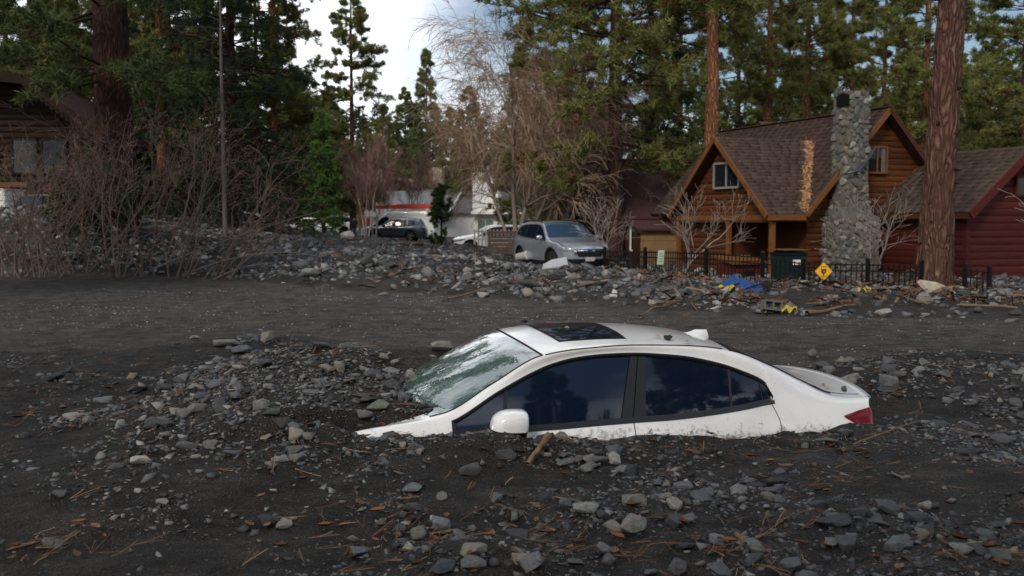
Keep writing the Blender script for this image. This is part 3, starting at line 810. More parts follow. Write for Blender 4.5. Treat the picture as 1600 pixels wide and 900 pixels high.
# hand-placed stones: px, py (foot), width px, height/width, tone, label
KEY = [
 (461, 690, 34, .68, (.22, .20, .165), 'rounded tan stone alone on the gravel left of the torn fender'),
 (590, 641, 46, .52, (.115, .125, .105), 'long greenish grey slab at the lower left corner of the windshield'),
 (641, 596, 22, 1.0, (.22, .215, .20), 'pale squarish stone standing against the left of the windshield'),
 (648, 612, 26, .6, (.05, .053, .06), 'dark smooth stone touching the windshield below the pale squarish one'),
 (692, 549, 46, .5, (.16, .16, .155), 'long grey slab resting against the far top edge of the windshield'),
 (569, 655, 36, .45, (.10, .105, .108), 'flat grey stone below the greenish slab left of the windshield'),
 (601, 566, 18, .85, (.17, .175, .175), 'small rounded light stone, left one of two above the windshield rubble'),
 (616, 570, 19, .75, (.15, .155, .16), 'small rounded light stone, right one of two above the windshield rubble'),
 (735, 745, 40, .85, (.062, .068, .068), 'dark angular boulder in the mud below the door mirror'),
 (915, 799, 58, .5, (.20, .205, .20), 'long pale flat-topped block in front of the front door'),
 (884, 795, 26, .95, (.09, .098, .105), 'upright dark slab leaning on the long pale block'),
 (990, 789, 50, .62, (.155, .155, .145), 'pale angular boulder, upper of two in the middle foreground'),
 (990, 836, 54, .66, (.17, .168, .155), 'pale angular boulder, lower of two in the middle foreground'),
 (690, 830, 38, .95, (.12, .135, .145), 'blue grey pointed stone in the rock row at bottom centre'),
 (655, 845, 34, .9, (.12, .118, .105), 'rounded grey stone in the middle of the rock row at bottom centre'),
 (625, 838, 26, .8, (.055, .065, .08), 'small dark blue squarish stone among leaves at bottom centre'),
 (594, 826, 26, 1.0, (.075, .078, .08), 'dark upright stone among orange leaves at bottom centre'),
 (644, 771, 42, .52, (.11, .122, .13), 'flat blue grey stone at the upper end of the rock row'),
 (690, 781, 20, 1.1, (.16, .16, .155), 'narrow pale upright stone at the upper end of the rock row'),
 (740, 872, 54, .42, (.17, .162, .145), 'flat tan grey stone at the lower end of the rock row'),
 (741, 893, 56, .42, (.10, .105, .11), 'flat dark slab under the tan stone at the bottom edge'),
 (692, 897, 50, .6, (.05, .058, .07), 'dark blue boulder cut by the bottom edge left of the rock row'),
 (972, 742, 48, .38, (.13, .138, .145), 'flat grey slab on the gravel below the rear door'),
 (875, 686, 30, .62, (.14, .14, .13), 'rounded grey stone lying against the bottom of the front door'),
 (629, 704, 16, .8, (.21, .20, .185), 'small pale cube of stone under the fender strip'),
 (656, 710, 20, .75, (.19, .185, .17), 'small pale rounded stone under the A pillar'),
 (1058, 895, 38, 1.0, (.08, .085, .088), 'dark upright boulder at the bottom edge right of centre'),
 (1075, 822, 30, .8, (.10, .11, .118), 'blue grey stone beside the lower pale boulder'),
 (1040, 786, 28, .7, (.17, .165, .15), 'light stone just right of the upper pale boulder'),
 (378, 552, 42, .42, (.085, .092, .10), 'flat blue slab on top of the small stone pile at left'),
 (352, 541, 46, .36, (.15, .15, .14), 'flat pale slab at the back of the small stone pile at left'),
 (418, 535, 28, .8, (.18, .17, .15), 'upright tan stone at the right end of the small stone pile'),
 (305, 530, 24, .38, (.19, .185, .17), 'thin pale slab left of the small stone pile'),
 (532, 582, 26, .85, (.17, .165, .15), 'pale angular stone among the rubble left of the windshield'),
 (420, 610, 22, .7, (.15, .158, .165), 'small light grey stone alone in the gravel left of the rubble'),
 (425, 662, 38, .4, (.06, .065, .07), 'long dark flat stone above the rounded tan one'),
 (274, 650, 22, .75, (.20, .195, .175), 'small pale angular stone at far left of the gravel'),
 (1326, 604, 32, .8, (.16, .16, .15), 'pale boulder behind the trunk lid of the sedan'),
 (1392, 608, 40, .75, (.115, .12, .125), 'large grey boulder right of the sedan trunk'),
 (1296, 586, 24, .65, (.13, .135, .14), 'grey stone just behind the lip spoiler'),
 (1268, 562, 16, 1.2, (.12, .125, .13), 'narrow upright stone on the track behind the sedan'),
 (1324, 568, 24, .6, (.115, .12, .122), 'flat grey stone at the back of the rubble behind the trunk'),
 (1235, 897, 44, .8, (.085, .09, .098), 'dark stone at the bottom edge below the rear wheel'),
 (1500, 868, 40, .45, (.16, .165, .17), 'flat light stone in the lower right corner gravel'),
 (1440, 845, 26, .9, (.15, .14, .125), 'tan upright stone in the lower right gravel'),
 (485, 432, 38, .5, (.17, .175, .175), 'pale boulder at the foot of the rubble bank beside the bushes'),
 (543, 375, 30, .66, (.48, .45, .42), 'white dome shaped boulder on top of the rubble bank'),
 (582, 415, 24, .7, (.20, .20, .19), 'light stone halfway up the rubble bank left of centre'),
 (600, 462, 22, .6, (.19, .19, .185), 'light stone at the foot of the rubble bank in the centre'),
 (755, 465, 24, .5, (.26, .26, .25), 'pale flat slab at the foot of the bank below the silver wagon'),
 (957, 466, 18, .5, (.42, .43, .44), 'white stone in the rubble below the silver wagon'),
 (1380, 494, 34, .6, (.26, .25, .235), 'pale boulder in the rubble below the yellow warning sign'),
 (1453, 458, 46, .62, (.36, .32, .26), 'large tan block at the foot of the thick pine by the fence'),
 (1585, 493, 24, .6, (.05, .05, .05), 'small black boulder in the rubble at the right edge'),
]
def zone(x, y, px):
    if y > 13:
        if px < 470: return 'in the rubble bank under the bare bushes'
        if px < 770: return 'in the rubble bank in front of the parked van'
        if px < 990: return 'in the rubble bank in front of the silver wagon'
        return 'in the rubble in front of the cabin fence'
    s, t = car_st(np.array([x]), np.array([y])); py = 343 + F_PX * CAM_H / y
    if t[0] > .9 and px > 480:
        w = 'the torn fender' if s[0] < .9 else 'the door mirror' if s[0] < 1.9 else 'the front door' if s[0] < 2.6 else 'the rear door' if s[0] < 3.7 else 'the tail lamp'
        return f'near the bottom edge, straight below {w}' if py > 840 else (f'in the gravel well below {w}' if py > 760 else f'in the gravel close below {w}')
    if py > 620 and px <= 480: return 'in the dark lower left corner' if px < 240 else 'in the gravel below the rounded tan stone'
    if s[0] < 1.3 and px < 430: return 'around the small stone pile far left of the sedan'
    if s[0] < 1.3 and t[0] < .9: return 'in the rubble left of the buried sedan'
    if s[0] > 3.9 and t[0] < 1.0: return 'in the rubble behind the buried sedan'
    return 'in the gravel in front of the buried sedan' if px > 560 else 'in the gravel at the lower left'
def tone_word(c):
    v = sum(c) / 3
    if c[0] > c[2] * 1.2 and v > .08: return 'tan brown'
    return 'pale grey' if v > .16 else ('dark slate' if v < .075 else 'blue grey')
def put_rock(x, y, s, asp, c, label, group=None, rz=None, tilt=.22, sink=.3, el=None):
    me = BIG[rng.integers(len(BIG))]
    z = float(H(x, y))
    sx = s; sy = s * (el or rng.uniform(.6, .85)); sz = s * asp
    o = inst('rock', me, None, (x, y, z + sz * (1 - 2 * sink) ), (rng.uniform(-tilt, tilt), rng.uniform(-tilt, tilt), rng.uniform(0, 6.28) if rz is None else rz), (sx, sy, sz))
    o.color = tuple(c) + (1,)
    return tag(o, label, 'rock', group)
def on_ground(px, py):
    """first point where the line of sight through the pixel meets the ground"""
    ys = np.arange(4, 60, .05); a = at(px, py, 1.0); o = np.array([0, 0, CAM_H]); D = a - o
    P = o + D[None] * ys[:, None]; k = np.argmax(P[:, 2] <= H(P[:, 0], P[:, 1], False))
    return P[k].copy() if P[k][2] <= H(P[k][0], P[k][1], False) else gp(px, py, 0)
for px, py, w, a, c, lb in KEY:
    p = on_ground(px, py)
    s = w / F_PX * p[1] / 2
    put_rock(p[0], p[1], s, a * .9, c, lb, rz=rng.uniform(-.3, .3), tilt=.15, sink=.18, el=.75)
app = ST[:, 2] / ST[:, 1]
# keep what the camera can see apart as single rocks, nearest and largest first
order = np.argsort(-app); NIND = 236
ind = order[:NIND]; rest = order[NIND:]
for k in ind:
    x, y, s = ST[k]; c = tones(1)[0]; px = 800 + F_PX * x / y
    zo = zone(x, y, px); a_ = rng.uniform(.24, .6); tw = ('flat ' if a_ < .36 else 'chunky ' if a_ > .5 else '') + tone_word(c)
    put_rock(x, y, s, a_, c, f'{tw} stone {zo}', f'{tw} stones {zo}')
def join_stones(rows, name, label, cat, flat=1.0, bright=1.0):
    Vs, Fs, Cs, off = [], [], [], 0
    n = len(rows); vi = rng.integers(0, len(SMALL), n); Z = H(rows[:, 0], rows[:, 1]); C = tones(n) * bright; C = C * (1 + 1.0 * strip_mask(rows[:, 0], rows[:, 1]) * (rows[:, 2] < .03))[:, None]
    for v in range(len(SMALL)):
        k = np.where(vi == v)[0]
        if not len(k): continue
        V, Fc = SMALL[v]; m = len(k)
        sc = np.stack([rows[k, 2], rows[k, 2] * rng.uniform(.55, .9, m), rows[k, 2] * rng.uniform(.2, .6, m) * flat], 1)
        P = V[None] * sc[:, None]
        a = rng.uniform(0, 6.28, m); tx = rng.normal(0, .28, m); ty = rng.normal(0, .28, m)
        y1 = P[..., 1] * np.cos(tx)[:, None] - P[..., 2] * np.sin(tx)[:, None]; z1 = P[..., 1] * np.sin(tx)[:, None] + P[..., 2] * np.cos(tx)[:, None]
        x1 = P[..., 0] * np.cos(ty)[:, None] + z1 * np.sin(ty)[:, None]; z1 = -P[..., 0] * np.sin(ty)[:, None] + z1 * np.cos(ty)[:, None]
        X = x1 * np.cos(a)[:, None] - y1 * np.sin(a)[:, None] + rows[k, 0][:, None]
        Y = x1 * np.sin(a)[:, None] + y1 * np.cos(a)[:, None] + rows[k, 1][:, None]
        Zp = z1 + (Z[k] + sc[:, 2] * rng.uniform(-.35, .45, m))[:, None]
        Vs.append(np.stack([X, Y, Zp], -1).reshape(-1, 3)); Cs.append(np.repeat(C[k], len(V), 0))
        Fs.append((Fc[None] + (np.arange(m) * len(V))[:, None, None] + off).reshape(-1, 3)); off += m * len(V)
    o = inst(name, np_mesh(name, np.concatenate(Vs), np.concatenate(Fs), M['stone_bits'], False, np.concatenate(Cs)))
    return tag(o, label, cat, kind='stuff')
rr = ST[rest]
join_stones(rr[rr[:, 1] < 13.2], 'gravel', 'loose slate gravel strewn over the black mud around the buried sedan', 'gravel')
join_stones(rr[rr[:, 1] >= 13.2], 'rubble', 'grey slate rubble of the bank across the road', 'rubble', 1.25, 1.35)
print('stones', len(ST))
# ------------------------------------------------------------------ needles and dead leaves
def litter(name, label, cat, n, make, mat, reg_list):
    Vs, Fs, Cs, off = [], [], [], 0
    for i in range(n):
        V, Fc, c = make(i)
        Vs.append(V); Fs.append(Fc + off); Cs.append(np.repeat([c], len(V), 0)); off += len(V)
    o = inst(name, np_mesh(name, np.concatenate(Vs), np.concatenate(Fs), mat, False, np.concatenate(Cs)))
    return tag(o, label, cat, kind='stuff')
M['litter'] = pm('dry_litter', (.8, .8, .8), .7, vcol=True, var=(1.15, 1.1, 1.05), scale=15)
LC = [gp(px, py, .05) for px, py in [(260, 640), (120, 590), (560, 830), (600, 810), (520, 730), (440, 650), (330, 560), (930, 830), (1050, 700), (1380, 600), (1500, 590), (1540, 850), (1300, 740), (870, 660), (700, 690), (1150, 860), (60, 860), (90, 650), (560, 600), (1420, 880), (850, 850), (760, 690), (1000, 690), (1350, 700)]]
def lit_xy(clu):
    if random.random() < clu:
        c = random.choice(LC); q = rng.normal(0, .38, 2); return c[0] + q[0] * (c[1] / 6), c[1] + q[1] * (c[1] / 6)
    y = math.sqrt(random.uniform(3.9 ** 2, 12.5 ** 2)); return random.uniform(-.6, .6) * y, y
def on_car(x, y):
    s, t = car_st(np.array([x]), np.array([y])); return 1.1 < s[0] < 4.6 and abs(t[0]) < .95
def mk_needle(i):
    if i % 3 == 0 or not hasattr(mk_needle, 'p'):
        while True:
            x, y = lit_xy(.55)
            if not on_car(x, y) and strip_mask(np.array([x]), np.array([y]))[0] < .5 + .5 * (random.random() < .25): break
        mk_needle.p = (x, y, random.uniform(0, 6.28))
    x, y, a = mk_needle.p; a += random.gauss(0, .16)
    Ln = random.uniform(.07, .18); w = random.uniform(.0008, .0015) * (1 + y / 14); cur = random.gauss(0, .5)
    P = []; z0 = None
    n = 4; px_, py_ = x, y; pts = []
    for k in range(n + 1):
        pts.append((px_, py_)); px_ += math.cos(a) * Ln / n; py_ += math.sin(a) * Ln / n; a += cur / n
    pts = np.array(pts); z = H(pts[:, 0], pts[:, 1]) + .010 + .004 * rng.random(); z = np.maximum(z, np.linspace(z[0], z[-1], n + 1)) + np.linspace(0, random.uniform(0, .03), n + 1)
    nx, ny = -math.sin(a), math.cos(a)
    V = np.array([(p[0] + sg * nx * w, p[1] + sg * ny * w, zz + (.0 if sg < 0 else w * .8)) for p, zz in zip(pts, z) for sg in (-1, 1)])
    Fc = np.array([q for k in range(n) for q in ((2 * k, 2 * k + 1, 2 * k + 3), (2 * k, 2 * k + 3, 2 * k + 2))])
    b = random.uniform(.6, 1.35)
    return V, Fc, np.array(random.choice([(.13, .06, .028), (.17, .09, .042), (.10, .05, .028), (.22, .14, .075), (.08, .048, .032)])) * b
litter('pine_needles', 'fallen brown pine needles scattered over the mud and gravel', 'pine needles', 2300, mk_needle, M['litter'], None)
def mk_leaf(i):
    while True:
        x, y = lit_xy(.85)
        if not on_car(x, y) and strip_mask(np.array([x]), np.array([y]))[0] < .4: break
    L_ = random.uniform(.018, .05); W_ = L_ * random.uniform(.3, .55); a = random.uniform(0, 6.28)
    z = float(H(x, y)) + random.uniform(.008, .028)
    P = []; cu = random.uniform(.2, 1.0)
    for k, wd in ((0, .1), (.3, .8), (.55, 1), (.8, .6), (1, .05)):
        for sg in (-1, 0, 1):
            lx = (k - .5) * 2 * L_; ly = sg * wd * W_; lz = abs(sg) * wd * W_ * cu + (k - .5) ** 2 * L_ * cu * 1.5
            P.append((x + lx * math.cos(a) - ly * math.sin(a), y + lx * math.sin(a) + ly * math.cos(a), z + lz + lx * random.uniform(-.1, .1)))
    Fc = []
    for r in range(4):
        for q in range(2):
            b = r * 3 + q; Fc += [(b, b + 1, b + 4), (b, b + 4, b + 3)]
    return np.array(P), np.array(Fc), np.array(random.choice([(.14, .055, .022), (.10, .04, .02), (.075, .037, .022), (.18, .095, .042), (.055, .03, .02)])) * random.uniform(.6, 1.2)
litter('dead_leaves', 'dead brown leaves and bark flakes caught between the stones', 'leaves', 300, mk_leaf, M['litter'], None)
def bank_xy():
    while True:
        y = random.uniform(15, 33); x = random.uniform(-.56, .56) * y
        if bank_e(np.array([x]), np.array([y]))[0] > .1: return x, y
def mk_bankbit(i):
    if i % 6 == 0 or not hasattr(mk_bankbit, 'p'): mk_bankbit.p = bank_xy() if i % 4 else (random.uniform(2.5, 11), random.uniform(16, 24.5))
    x, y = mk_bankbit.p; x += random.gauss(0, .35); y += random.gauss(0, .35)
    L_ = random.uniform(.04, .20); w = random.uniform(.006, .022); a = random.uniform(0, 6.28); z = float(H(x, y)) + .05 + random.uniform(0, .06)
    dx, dy = math.cos(a) * L_, math.sin(a) * L_; dz = random.gauss(0, .05); nx, ny = -math.sin(a) * w, math.cos(a) * w
    V = np.array([(x - dx - nx, y - dy - ny, z - dz), (x - dx + nx, y - dy + ny, z - dz + w), (x + nx * .4, y + ny * .4, z + w * 1.5), (x + dx + nx, y + dy + ny, z + dz + w), (x + dx - nx, y + dy - ny, z + dz), (x - nx, y - ny, z)])
    return V, np.array([(0, 1, 2), (0, 2, 5), (5, 2, 3), (5, 3, 4)]), np.array(random.choice([(.12, .055, .026), (.08, .042, .024), (.17, .10, .055), (.055, .032, .02)])) * random.uniform(.6, 1.3)
litter('wood_scraps', 'brown bark, twigs and wood scraps mixed into the rubble bank', 'wood scraps', 1500, mk_bankbit, M['litter'], None)

# ------------------------------------------------------------------ buildings
M['log'] = pm('cedar_log_siding', (.058, .019, .008), .6, var=(.112, .040, .014), scale=3, stretch=(1, 6, 9), bump=.3, objvar=.3)
M['log_dark'] = pm('dark_cedar_boards', (.045, .016, .008), .6, var=(.085, .030, .013), scale=3, stretch=(1, 6, 9), bump=.3, objvar=.2)
M['red_board'] = pm('red_stained_boards', (.048, .010, .008), .6, var=(.085, .018, .013), scale=2.5, stretch=(1, 6, 9), bump=.3, objvar=.2)
M['trim_wood'] = pm('orange_fascia_wood', (.115, .045, .015), .6, var=(.175, .076, .025), scale=5, bump=.2)
M['mortar'] = pm('grey_mortar', (.085, .082, .074), .9, var=(.14, .135, .12), scale=6, bump=.6)
M['shingle'] = pm('roof_shingle', (.9, .9, .9), .85, var=(1.12, 1.12, 1.12), scale=6, vcol=True, bump=.4, bscale=40)
M['pane'] = pm('window_pane', (.010, .012, .016), .05, ior=1.5)
M['alu'] = pm('window_frame_grey', (.30, .29, .28), .4, metal=.3)
M['iron'] = pm('black_iron', (.008, .008, .009), .45)
M['white_wall'] = pm('white_stucco', (.70, .70, .68), .85, var=(.78, .78, .76), scale=2)
M['grey_roof'] = pm('grey_shingle_roof', (.13, .135, .145), .9, var=(.19, .195, .205), scale=9, bump=.4)
M['tan_roof'] = pm('tan_shingle_roof', (.20, .125, .08), .9, var=(.28, .18, .12), scale=9, bump=.4)
M['maroon_roof'] = pm('maroon_shingle_roof', (.050, .025, .024), .9, var=(.075, .038, .036), scale=9, bump=.4)
M['tan_stone'] = pm('tan_stone', (.30, .25, .19), .9, var=(.40, .34, .27), scale=5, bump=.5)
M['dry_needles'] = pm('dry_needles', (.40, .225, .12), .8, var=(.55, .34, .20), scale=30, vcol=False)
def siding(parent, org, U, poly, bh, mat, prof=.035, name='plank', jitter=True):
    """boards on the wall polygon (convex, in (a, z)); U = direction of a, boards stand proud to the right of U"""
    U = np.array(U, float); U /= np.linalg.norm(U); N = np.array([U[1], -U[0], 0]); org = np.array(org, float)
    z0 = min(p[1] for p in poly); z1 = max(p[1] for p in poly); n = len(poly); z = z0
    def ext(zz):
        xs = []
        for i in range(n):
            (xa, za), (xb, zb) = poly[i], poly[(i + 1) % n]
            if abs(zb - za) < 1e-9:
                if abs(zz - za) < 1e-6: xs += [xa, xb]
            elif min(za, zb) - 1e-9 <= zz <= max(za, zb) + 1e-9: xs.append(xa + (xb - xa) * (zz - za) / (zb - za))
        return (min(xs), max(xs)) if xs else None
    while z < z1 - .02:
        zt = min(z + bh - .012, z1)
        lo, hi = ext(z + .002), ext(zt - .002)
        if lo and hi and (max(lo[1] - lo[0], hi[1] - hi[0]) > .06):
            mb = MB(); j = random.uniform(-.004, .006) if jitter else 0
            V = []
            for (l, r), zz, pr in ((lo, z, .004), ((lo[0], lo[1]), z + bh * .3, prof + j), (hi, z + bh * .65, prof + j), (hi, zt, .004)):
                for a in (l, r):
                    V.append(org + U * a + N * pr + np.array([0, 0, zz]))
            for (l, r), zz in ((lo, z), (hi, zt)):
                for a in (l, r): V.append(org + U * a - N * .01 + np.array([0, 0, zz]))
            F_ = [(0, 1, 3, 2), (2, 3, 5, 4), (4, 5, 7, 6), (0, 2, 4, 6, 10, 8), (1, 9, 11, 7, 5, 3), (6, 7, 11, 10), (0, 8, 9, 1), (8, 10, 11, 9)]
            mb.add(V, F_).obj(name, mat, parent)
        z += bh
def shingles(parent, A, B, C, D, exp, wid, col, name='shingles'):
    """courses of shingles on the slope A-B (eave) to D-C (top)"""
    A, B, C, D = [np.array(p, float) for p in (A, B, C, D)]
    L_ = max(np.linalg.norm(D - A), np.linalg.norm(C - B)); nr = int(L_ / exp)
    Nn = np.cross(B - A, D - A); Nn /= np.linalg.norm(Nn)
    if Nn[2] < 0: Nn = -Nn
    Vs, Fs, Cs = [], [], []; off = 0
    for r in range(nr):
        f0, f1 = r / nr, min(1, (r + 1.25) / nr)
        p0, p1 = A + (D - A) * f0, B + (C - B) * f0; q0, q1 = A + (D - A) * f1, B + (C - B) * f1
        w = np.linalg.norm(p1 - p0); k = max(1, int(w / wid)); e = np.linspace(0, 1, k + 1)
        e[1:-1] += rng.uniform(-.25, .25, k - 1) / k
        for i in range(k):
            t = .012 + .012 * rng.random(); dn = rng.uniform(-.02, .012) * (q0 - p0) / max(np.linalg.norm(q0 - p0), 1e-6)
            a = p0 + (p1 - p0) * e[i] + dn; b = p0 + (p1 - p0) * (e[i + 1] - .012 / max(w, .1)) + dn
            c = q0 + (q1 - q0) * (e[i + 1] - .012 / max(w, .1)); d = q0 + (q1 - q0) * e[i]
            Vs += [a + Nn * .004, b + Nn * .004, a + Nn * (t + .012), b + Nn * (t + .012), c + Nn * .006, d + Nn * .006]
            Fs += [(off, off + 1, off + 3, off + 2), (off + 2, off + 3, off + 4, off + 5), (off, off + 2, off + 5, off + 5), (off + 1, off + 4, off + 3, off + 3)]
            Cs += [np.array(col) * rng.uniform(.82, 1.2)] * 6; off += 6
    Fs = np.array(Fs)
    o = inst(name, np_mesh(name, np.array(Vs), [Fs[(np.arange(len(Fs)) % 4) < 2], Fs[(np.arange(len(Fs)) % 4) >= 2][:, :3]], M['shingle'], False, np.array(Cs)), parent)
    o['kind'] = 'stuff'
    return o
def slab(parent, A, B, C, D, th, mat, name='roof'):
    A, B, C, D = [np.array(p, float) for p in (A, B, C, D)]
    Nn = np.cross(B - A, D - A); Nn /= np.linalg.norm(Nn)
    if Nn[2] < 0: Nn = -Nn
    return MB().prism([A - Nn * th, B - Nn * th, C - Nn * th, D - Nn * th], Nn * th).obj(name, mat, parent)
def window(parent, org, U, a0, a1, z0, z1, mull=1, fr=None, pane=None, curtain=None, d=.05):
    U = np.array(U, float); U /= np.linalg.norm(U); N = np.array([U[1], -U[0], 0]); org = np.array(org, float)
    P = lambda a, z, o: org + U * a + N * o + np.array([0, 0, z])
    w = empty('window', tuple(P((a0 + a1) / 2, z0, d)), 0, parent)
    inv = lambda q: q - P((a0 + a1) / 2, z0, d)
    fr = fr or M['alu']
    fm = MB()
    for (p, q) in (((a0, z0), (a1, z0)), ((a0, z1), (a1, z1)), ((a0, z0), (a0, z1)), ((a1, z0), (a1, z1))):
        fm.bar(inv(P(*p, d)), inv(P(*q, d)), .06, .06, up=tuple(N))
    fm.obj('frame', fr, w)
    for k in range(mull + 1):
        b0 = a0 + (a1 - a0) * k / (mull + 1); b1 = a0 + (a1 - a0) * (k + 1) / (mull + 1)
        MB().prism([inv(P(b0 + .02, z0 + .02, d - .012)), inv(P(b1 - .02, z0 + .02, d - .012)), inv(P(b1 - .02, z1 - .02, d - .012)), inv(P(b0 + .02, z1 - .02, d - .012))], N * .008).obj('pane', pane or M['pane'], w)
    for k in range(1, mull + 1):
        b = a0 + (a1 - a0) * k / (mull + 1); MB().bar(inv(P(b, z0, d)), inv(P(b, z1, d)), .045, .05, up=tuple(N)).obj('mullion', fr, w)
    if curtain:
        MB().prism([inv(P(curtain[0], z0 + .03, d - .002)), inv(P(curtain[1], z0 + .03, d - .002)), inv(P(curtain[1], z1 - .03, d - .002)), inv(P(curtain[0], z1 - .03, d - .002))], N * .004).obj('curtain', M['mortar'], w)
    return w

def cabin():
    E1 = (8.1, 27.5, 0); rz = math.atan2(.371, .929)
    c = empty('log_cabin', E1, rz)
    tag(c, 'brown log cabin with steep shingle roof, stone chimney and dark porch', 'cabin')
    X, Y = (1, 0, 0), (0, 1, 0); g = -.85
    EZ, AZ = 1.70, 4.70; WZ = 3.94
    # main gable wall, front (facing -y)
    m = .28; k = (AZ - EZ) / 2.84
    poly = [(m, g), (5.40, g), (5.40, EZ + .22), (2.84, AZ - .14), (m, EZ + .22)]
    MB().prism([(p[0], .34, p[1]) for p in poly], (0, .08, 0)).obj('wall', M['log_dark'], c)
    siding(c, (0, .33, 0), X, poly, .165, M['log'], .02)
    MB().box((m, .42, g), (m + .1, 8.4, EZ)).obj('wall', M['log_dark'], c)
    MB().box((5.3, .42, g), (5.4, 8.4, EZ)).obj('wall', M['log_dark'], c)
    MB().prism([(p[0], 8.3, p[1]) for p in poly], (0, .1, 0)).obj('wall', M['log_dark'], c)
    # main roof
    sh = (.058, .038, .032)
    A, B, C_, D = (0, 0, EZ), (0, 8.6, EZ), (2.84, 8.6, AZ), (2.84, 0, AZ)
    slab(c, A, B, C_, D, .12, M['maroon_roof']); shingles(c, B, A, D, C_, .17, .32, sh)
    A2, B2 = (5.68, 0, EZ), (5.68, 8.6, EZ)
    slab(c, A2, B2, C_, D, .12, M['maroon_roof']); shingles(c, A2, B2, C_, D, .17, .32, sh)
    for s_ in (0, 5.68):
        MB().bar((s_, -.03, EZ - .07), (2.84, -.03, AZ - .07), .05, .14, up=(0, 0, 1)).obj('rake_board', M['trim_wood'] if s_ == 0 else M['log_dark'], c)
    MB().bar((2.84, -.02, AZ + .02), (2.84, 8.6, AZ + .02), .22, .03).obj('ridge_cap', M['maroon_roof'], c)
    window(c, (0, .30, 0), X, 2.30, 3.0, 2.86, 3.60, 1, M['trim_wood'], curtain=(2.80, 2.95))
    window(c, (0, .30, 0), X, 3.2, 3.75, .5, 1.0, 0, M['trim_wood'])
    # left wing, gable faces -x at a = -1.27
    a0 = -1.27; wz = 1.66
    Aw, Bw = (a0, 0, wz), (a0, 5.18, wz); top = (a0, 2.59, WZ); tin = (2.6, 2.59, WZ)
    slab(c, (a0, 0, wz), (.05, 0, wz), (2.12, 2.59, WZ), top, .11, M['maroon_roof']); shingles(c, (a0, 0, wz), (.03, 0, wz), (2.11, 2.59, WZ), top, .17, .32, (.062, .041, .034))
    slab(c, (a0, 5.18, wz), (.05, 5.18, wz), (2.12, 2.59, WZ), top, .11, M['maroon_roof']); shingles(c, (.03, 5.18, wz), (a0, 5.18, wz), top, (2.11, 2.59, WZ), .17, .32, sh)
    for b in (0, 5.18):
        MB().bar((a0 - .03, b, wz - .06), (a0 - .03, 2.59, WZ - .06), .14, .05, up=(1, 0, 0)).obj('rake_board', M['trim_wood'], c)
    MB().bar((a0, -.03, wz - .08), (-.02, -.03, wz - .08), .05, .16).obj('fascia', M['trim_wood'], c)
    # gable wall of the wing: U runs -y so that boards stand proud to -x
    xw = -.95
    gp_ = [(-4.95, wz - .05), (-.23, wz - .05), (-2.59, WZ - .2)]
    MB().prism([(xw + .02, -p[0], p[1]) for p in gp_], (.08, 0, 0)).obj('wall', M['log_dark'], c)
    siding(c, (xw, 0, 0), (0, -1, 0), gp_, .165, M['log'], .02)
    window(c, (xw - .03, 0, 0), (0, -1, 0), -2.98, -1.70, 2.45, 3.17, 1, M['alu'])
    MB().bar((xw - .05, 0.05, wz - .12), (xw - .05, 5.13, wz - .12), .12, .2).obj('porch_beam', M['trim_wood'], c)
    MB().box((xw - .12, .02, wz - .2), (.1, 5.1, wz - .16)).obj('porch_ceiling', M['log_dark'], c)
    # enclosed half of the porch and the recess
    siding(c, (xw + .15, 0, 0), (0, -1, 0), [(-5.0, g), (-2.4, g), (-2.4, wz - .2), (-5.0, wz - .2)], .165, M['log'], .02)
    MB().box((xw + .18, 2.4, g), (xw + .26, 5.0, wz - .2)).obj('wall', M['log_dark'], c)
    MB().box((xw + .26, 2.4, g), (.9, 2.5, wz - .2)).obj('wall', M['log_dark'], c)
    siding(c, (.72, 0, 0), (0, -1, 0), [(-2.4, g), (-.4, g), (-.4, wz - .2), (-2.4, wz - .2)], .165, M['red_board'])
    MB().box((.74, .35, g), (.82, 2.5, wz - .2)).obj('wall', M['log_dark'], c)
    dr = MB().box((.66, .95, g), (.70, 1.75, 1.15)).obj('door', M['red_board'], c)
    MB().lathe([(0, 0), (.03, .01), (.03, .05), (0, .06)], 10, 'z', (.63, 1.66, .2)).obj('handle', M['chrome'], dr)
    MB().box((xw - .1, .0, g), (.9, 5.0, g + .12)).obj('porch_floor', M['log_dark'], c)
    for b, h_ in ((.12, .14), (2.18, .13), (4.95, .13)):
        MB().box((xw - .14, b - h_ / 2, g), (xw - .14 + h_, b + h_ / 2, wz - .2)).obj('porch_post', M['trim_wood'], c, bevel=.012)
    # rear wing seen over the right slope
    slab(c, (3.4, 4.6, 3.3), (9.6, 4.6, 3.3), (9.6, 7.0, 4.95), (3.4, 7.0, 4.95), .12, M['maroon_roof']); shingles(c, (3.4, 4.6, 3.3), (9.6, 4.6, 3.3), (9.6, 7.0, 4.95), (3.4, 7.0, 4.95), .17, .34, (.078, .040, .034))
    slab(c, (3.4, 9.4, 3.3), (9.6, 9.4, 3.3), (9.6, 7.0, 4.95), (3.4, 7.0, 4.95), .12, M['maroon_roof'])
    MB().box((5.5, 5.0, g), (9.3, 9.0, 3.25)).obj('wall', M['log_dark'], c)
    # annex on the right, gable faces -y at b = -3.19
    ae, ar, az, bf = 2.60, 4.70, 3.45, -3.19
    an = (.070, .050, .040)
    slab(c, (ae, bf, EZ), (ae, 5.2, EZ), (ar, 5.2, az), (ar, bf, az), .12, M['maroon_roof']); shingles(c, (ae, 5.2, EZ), (ae, bf, EZ), (ar, bf, az), (ar, 5.2, az), .17, .34, an)
    slab(c, (2 * ar - ae, bf, EZ), (2 * ar - ae, 5.2, EZ), (ar, 5.2, az), (ar, bf, az), .12, M['maroon_roof']); shingles(c, (2 * ar - ae, bf, EZ), (2 * ar - ae, 5.2, EZ), (ar, 5.2, az), (ar, bf, az), .17, .34, an)
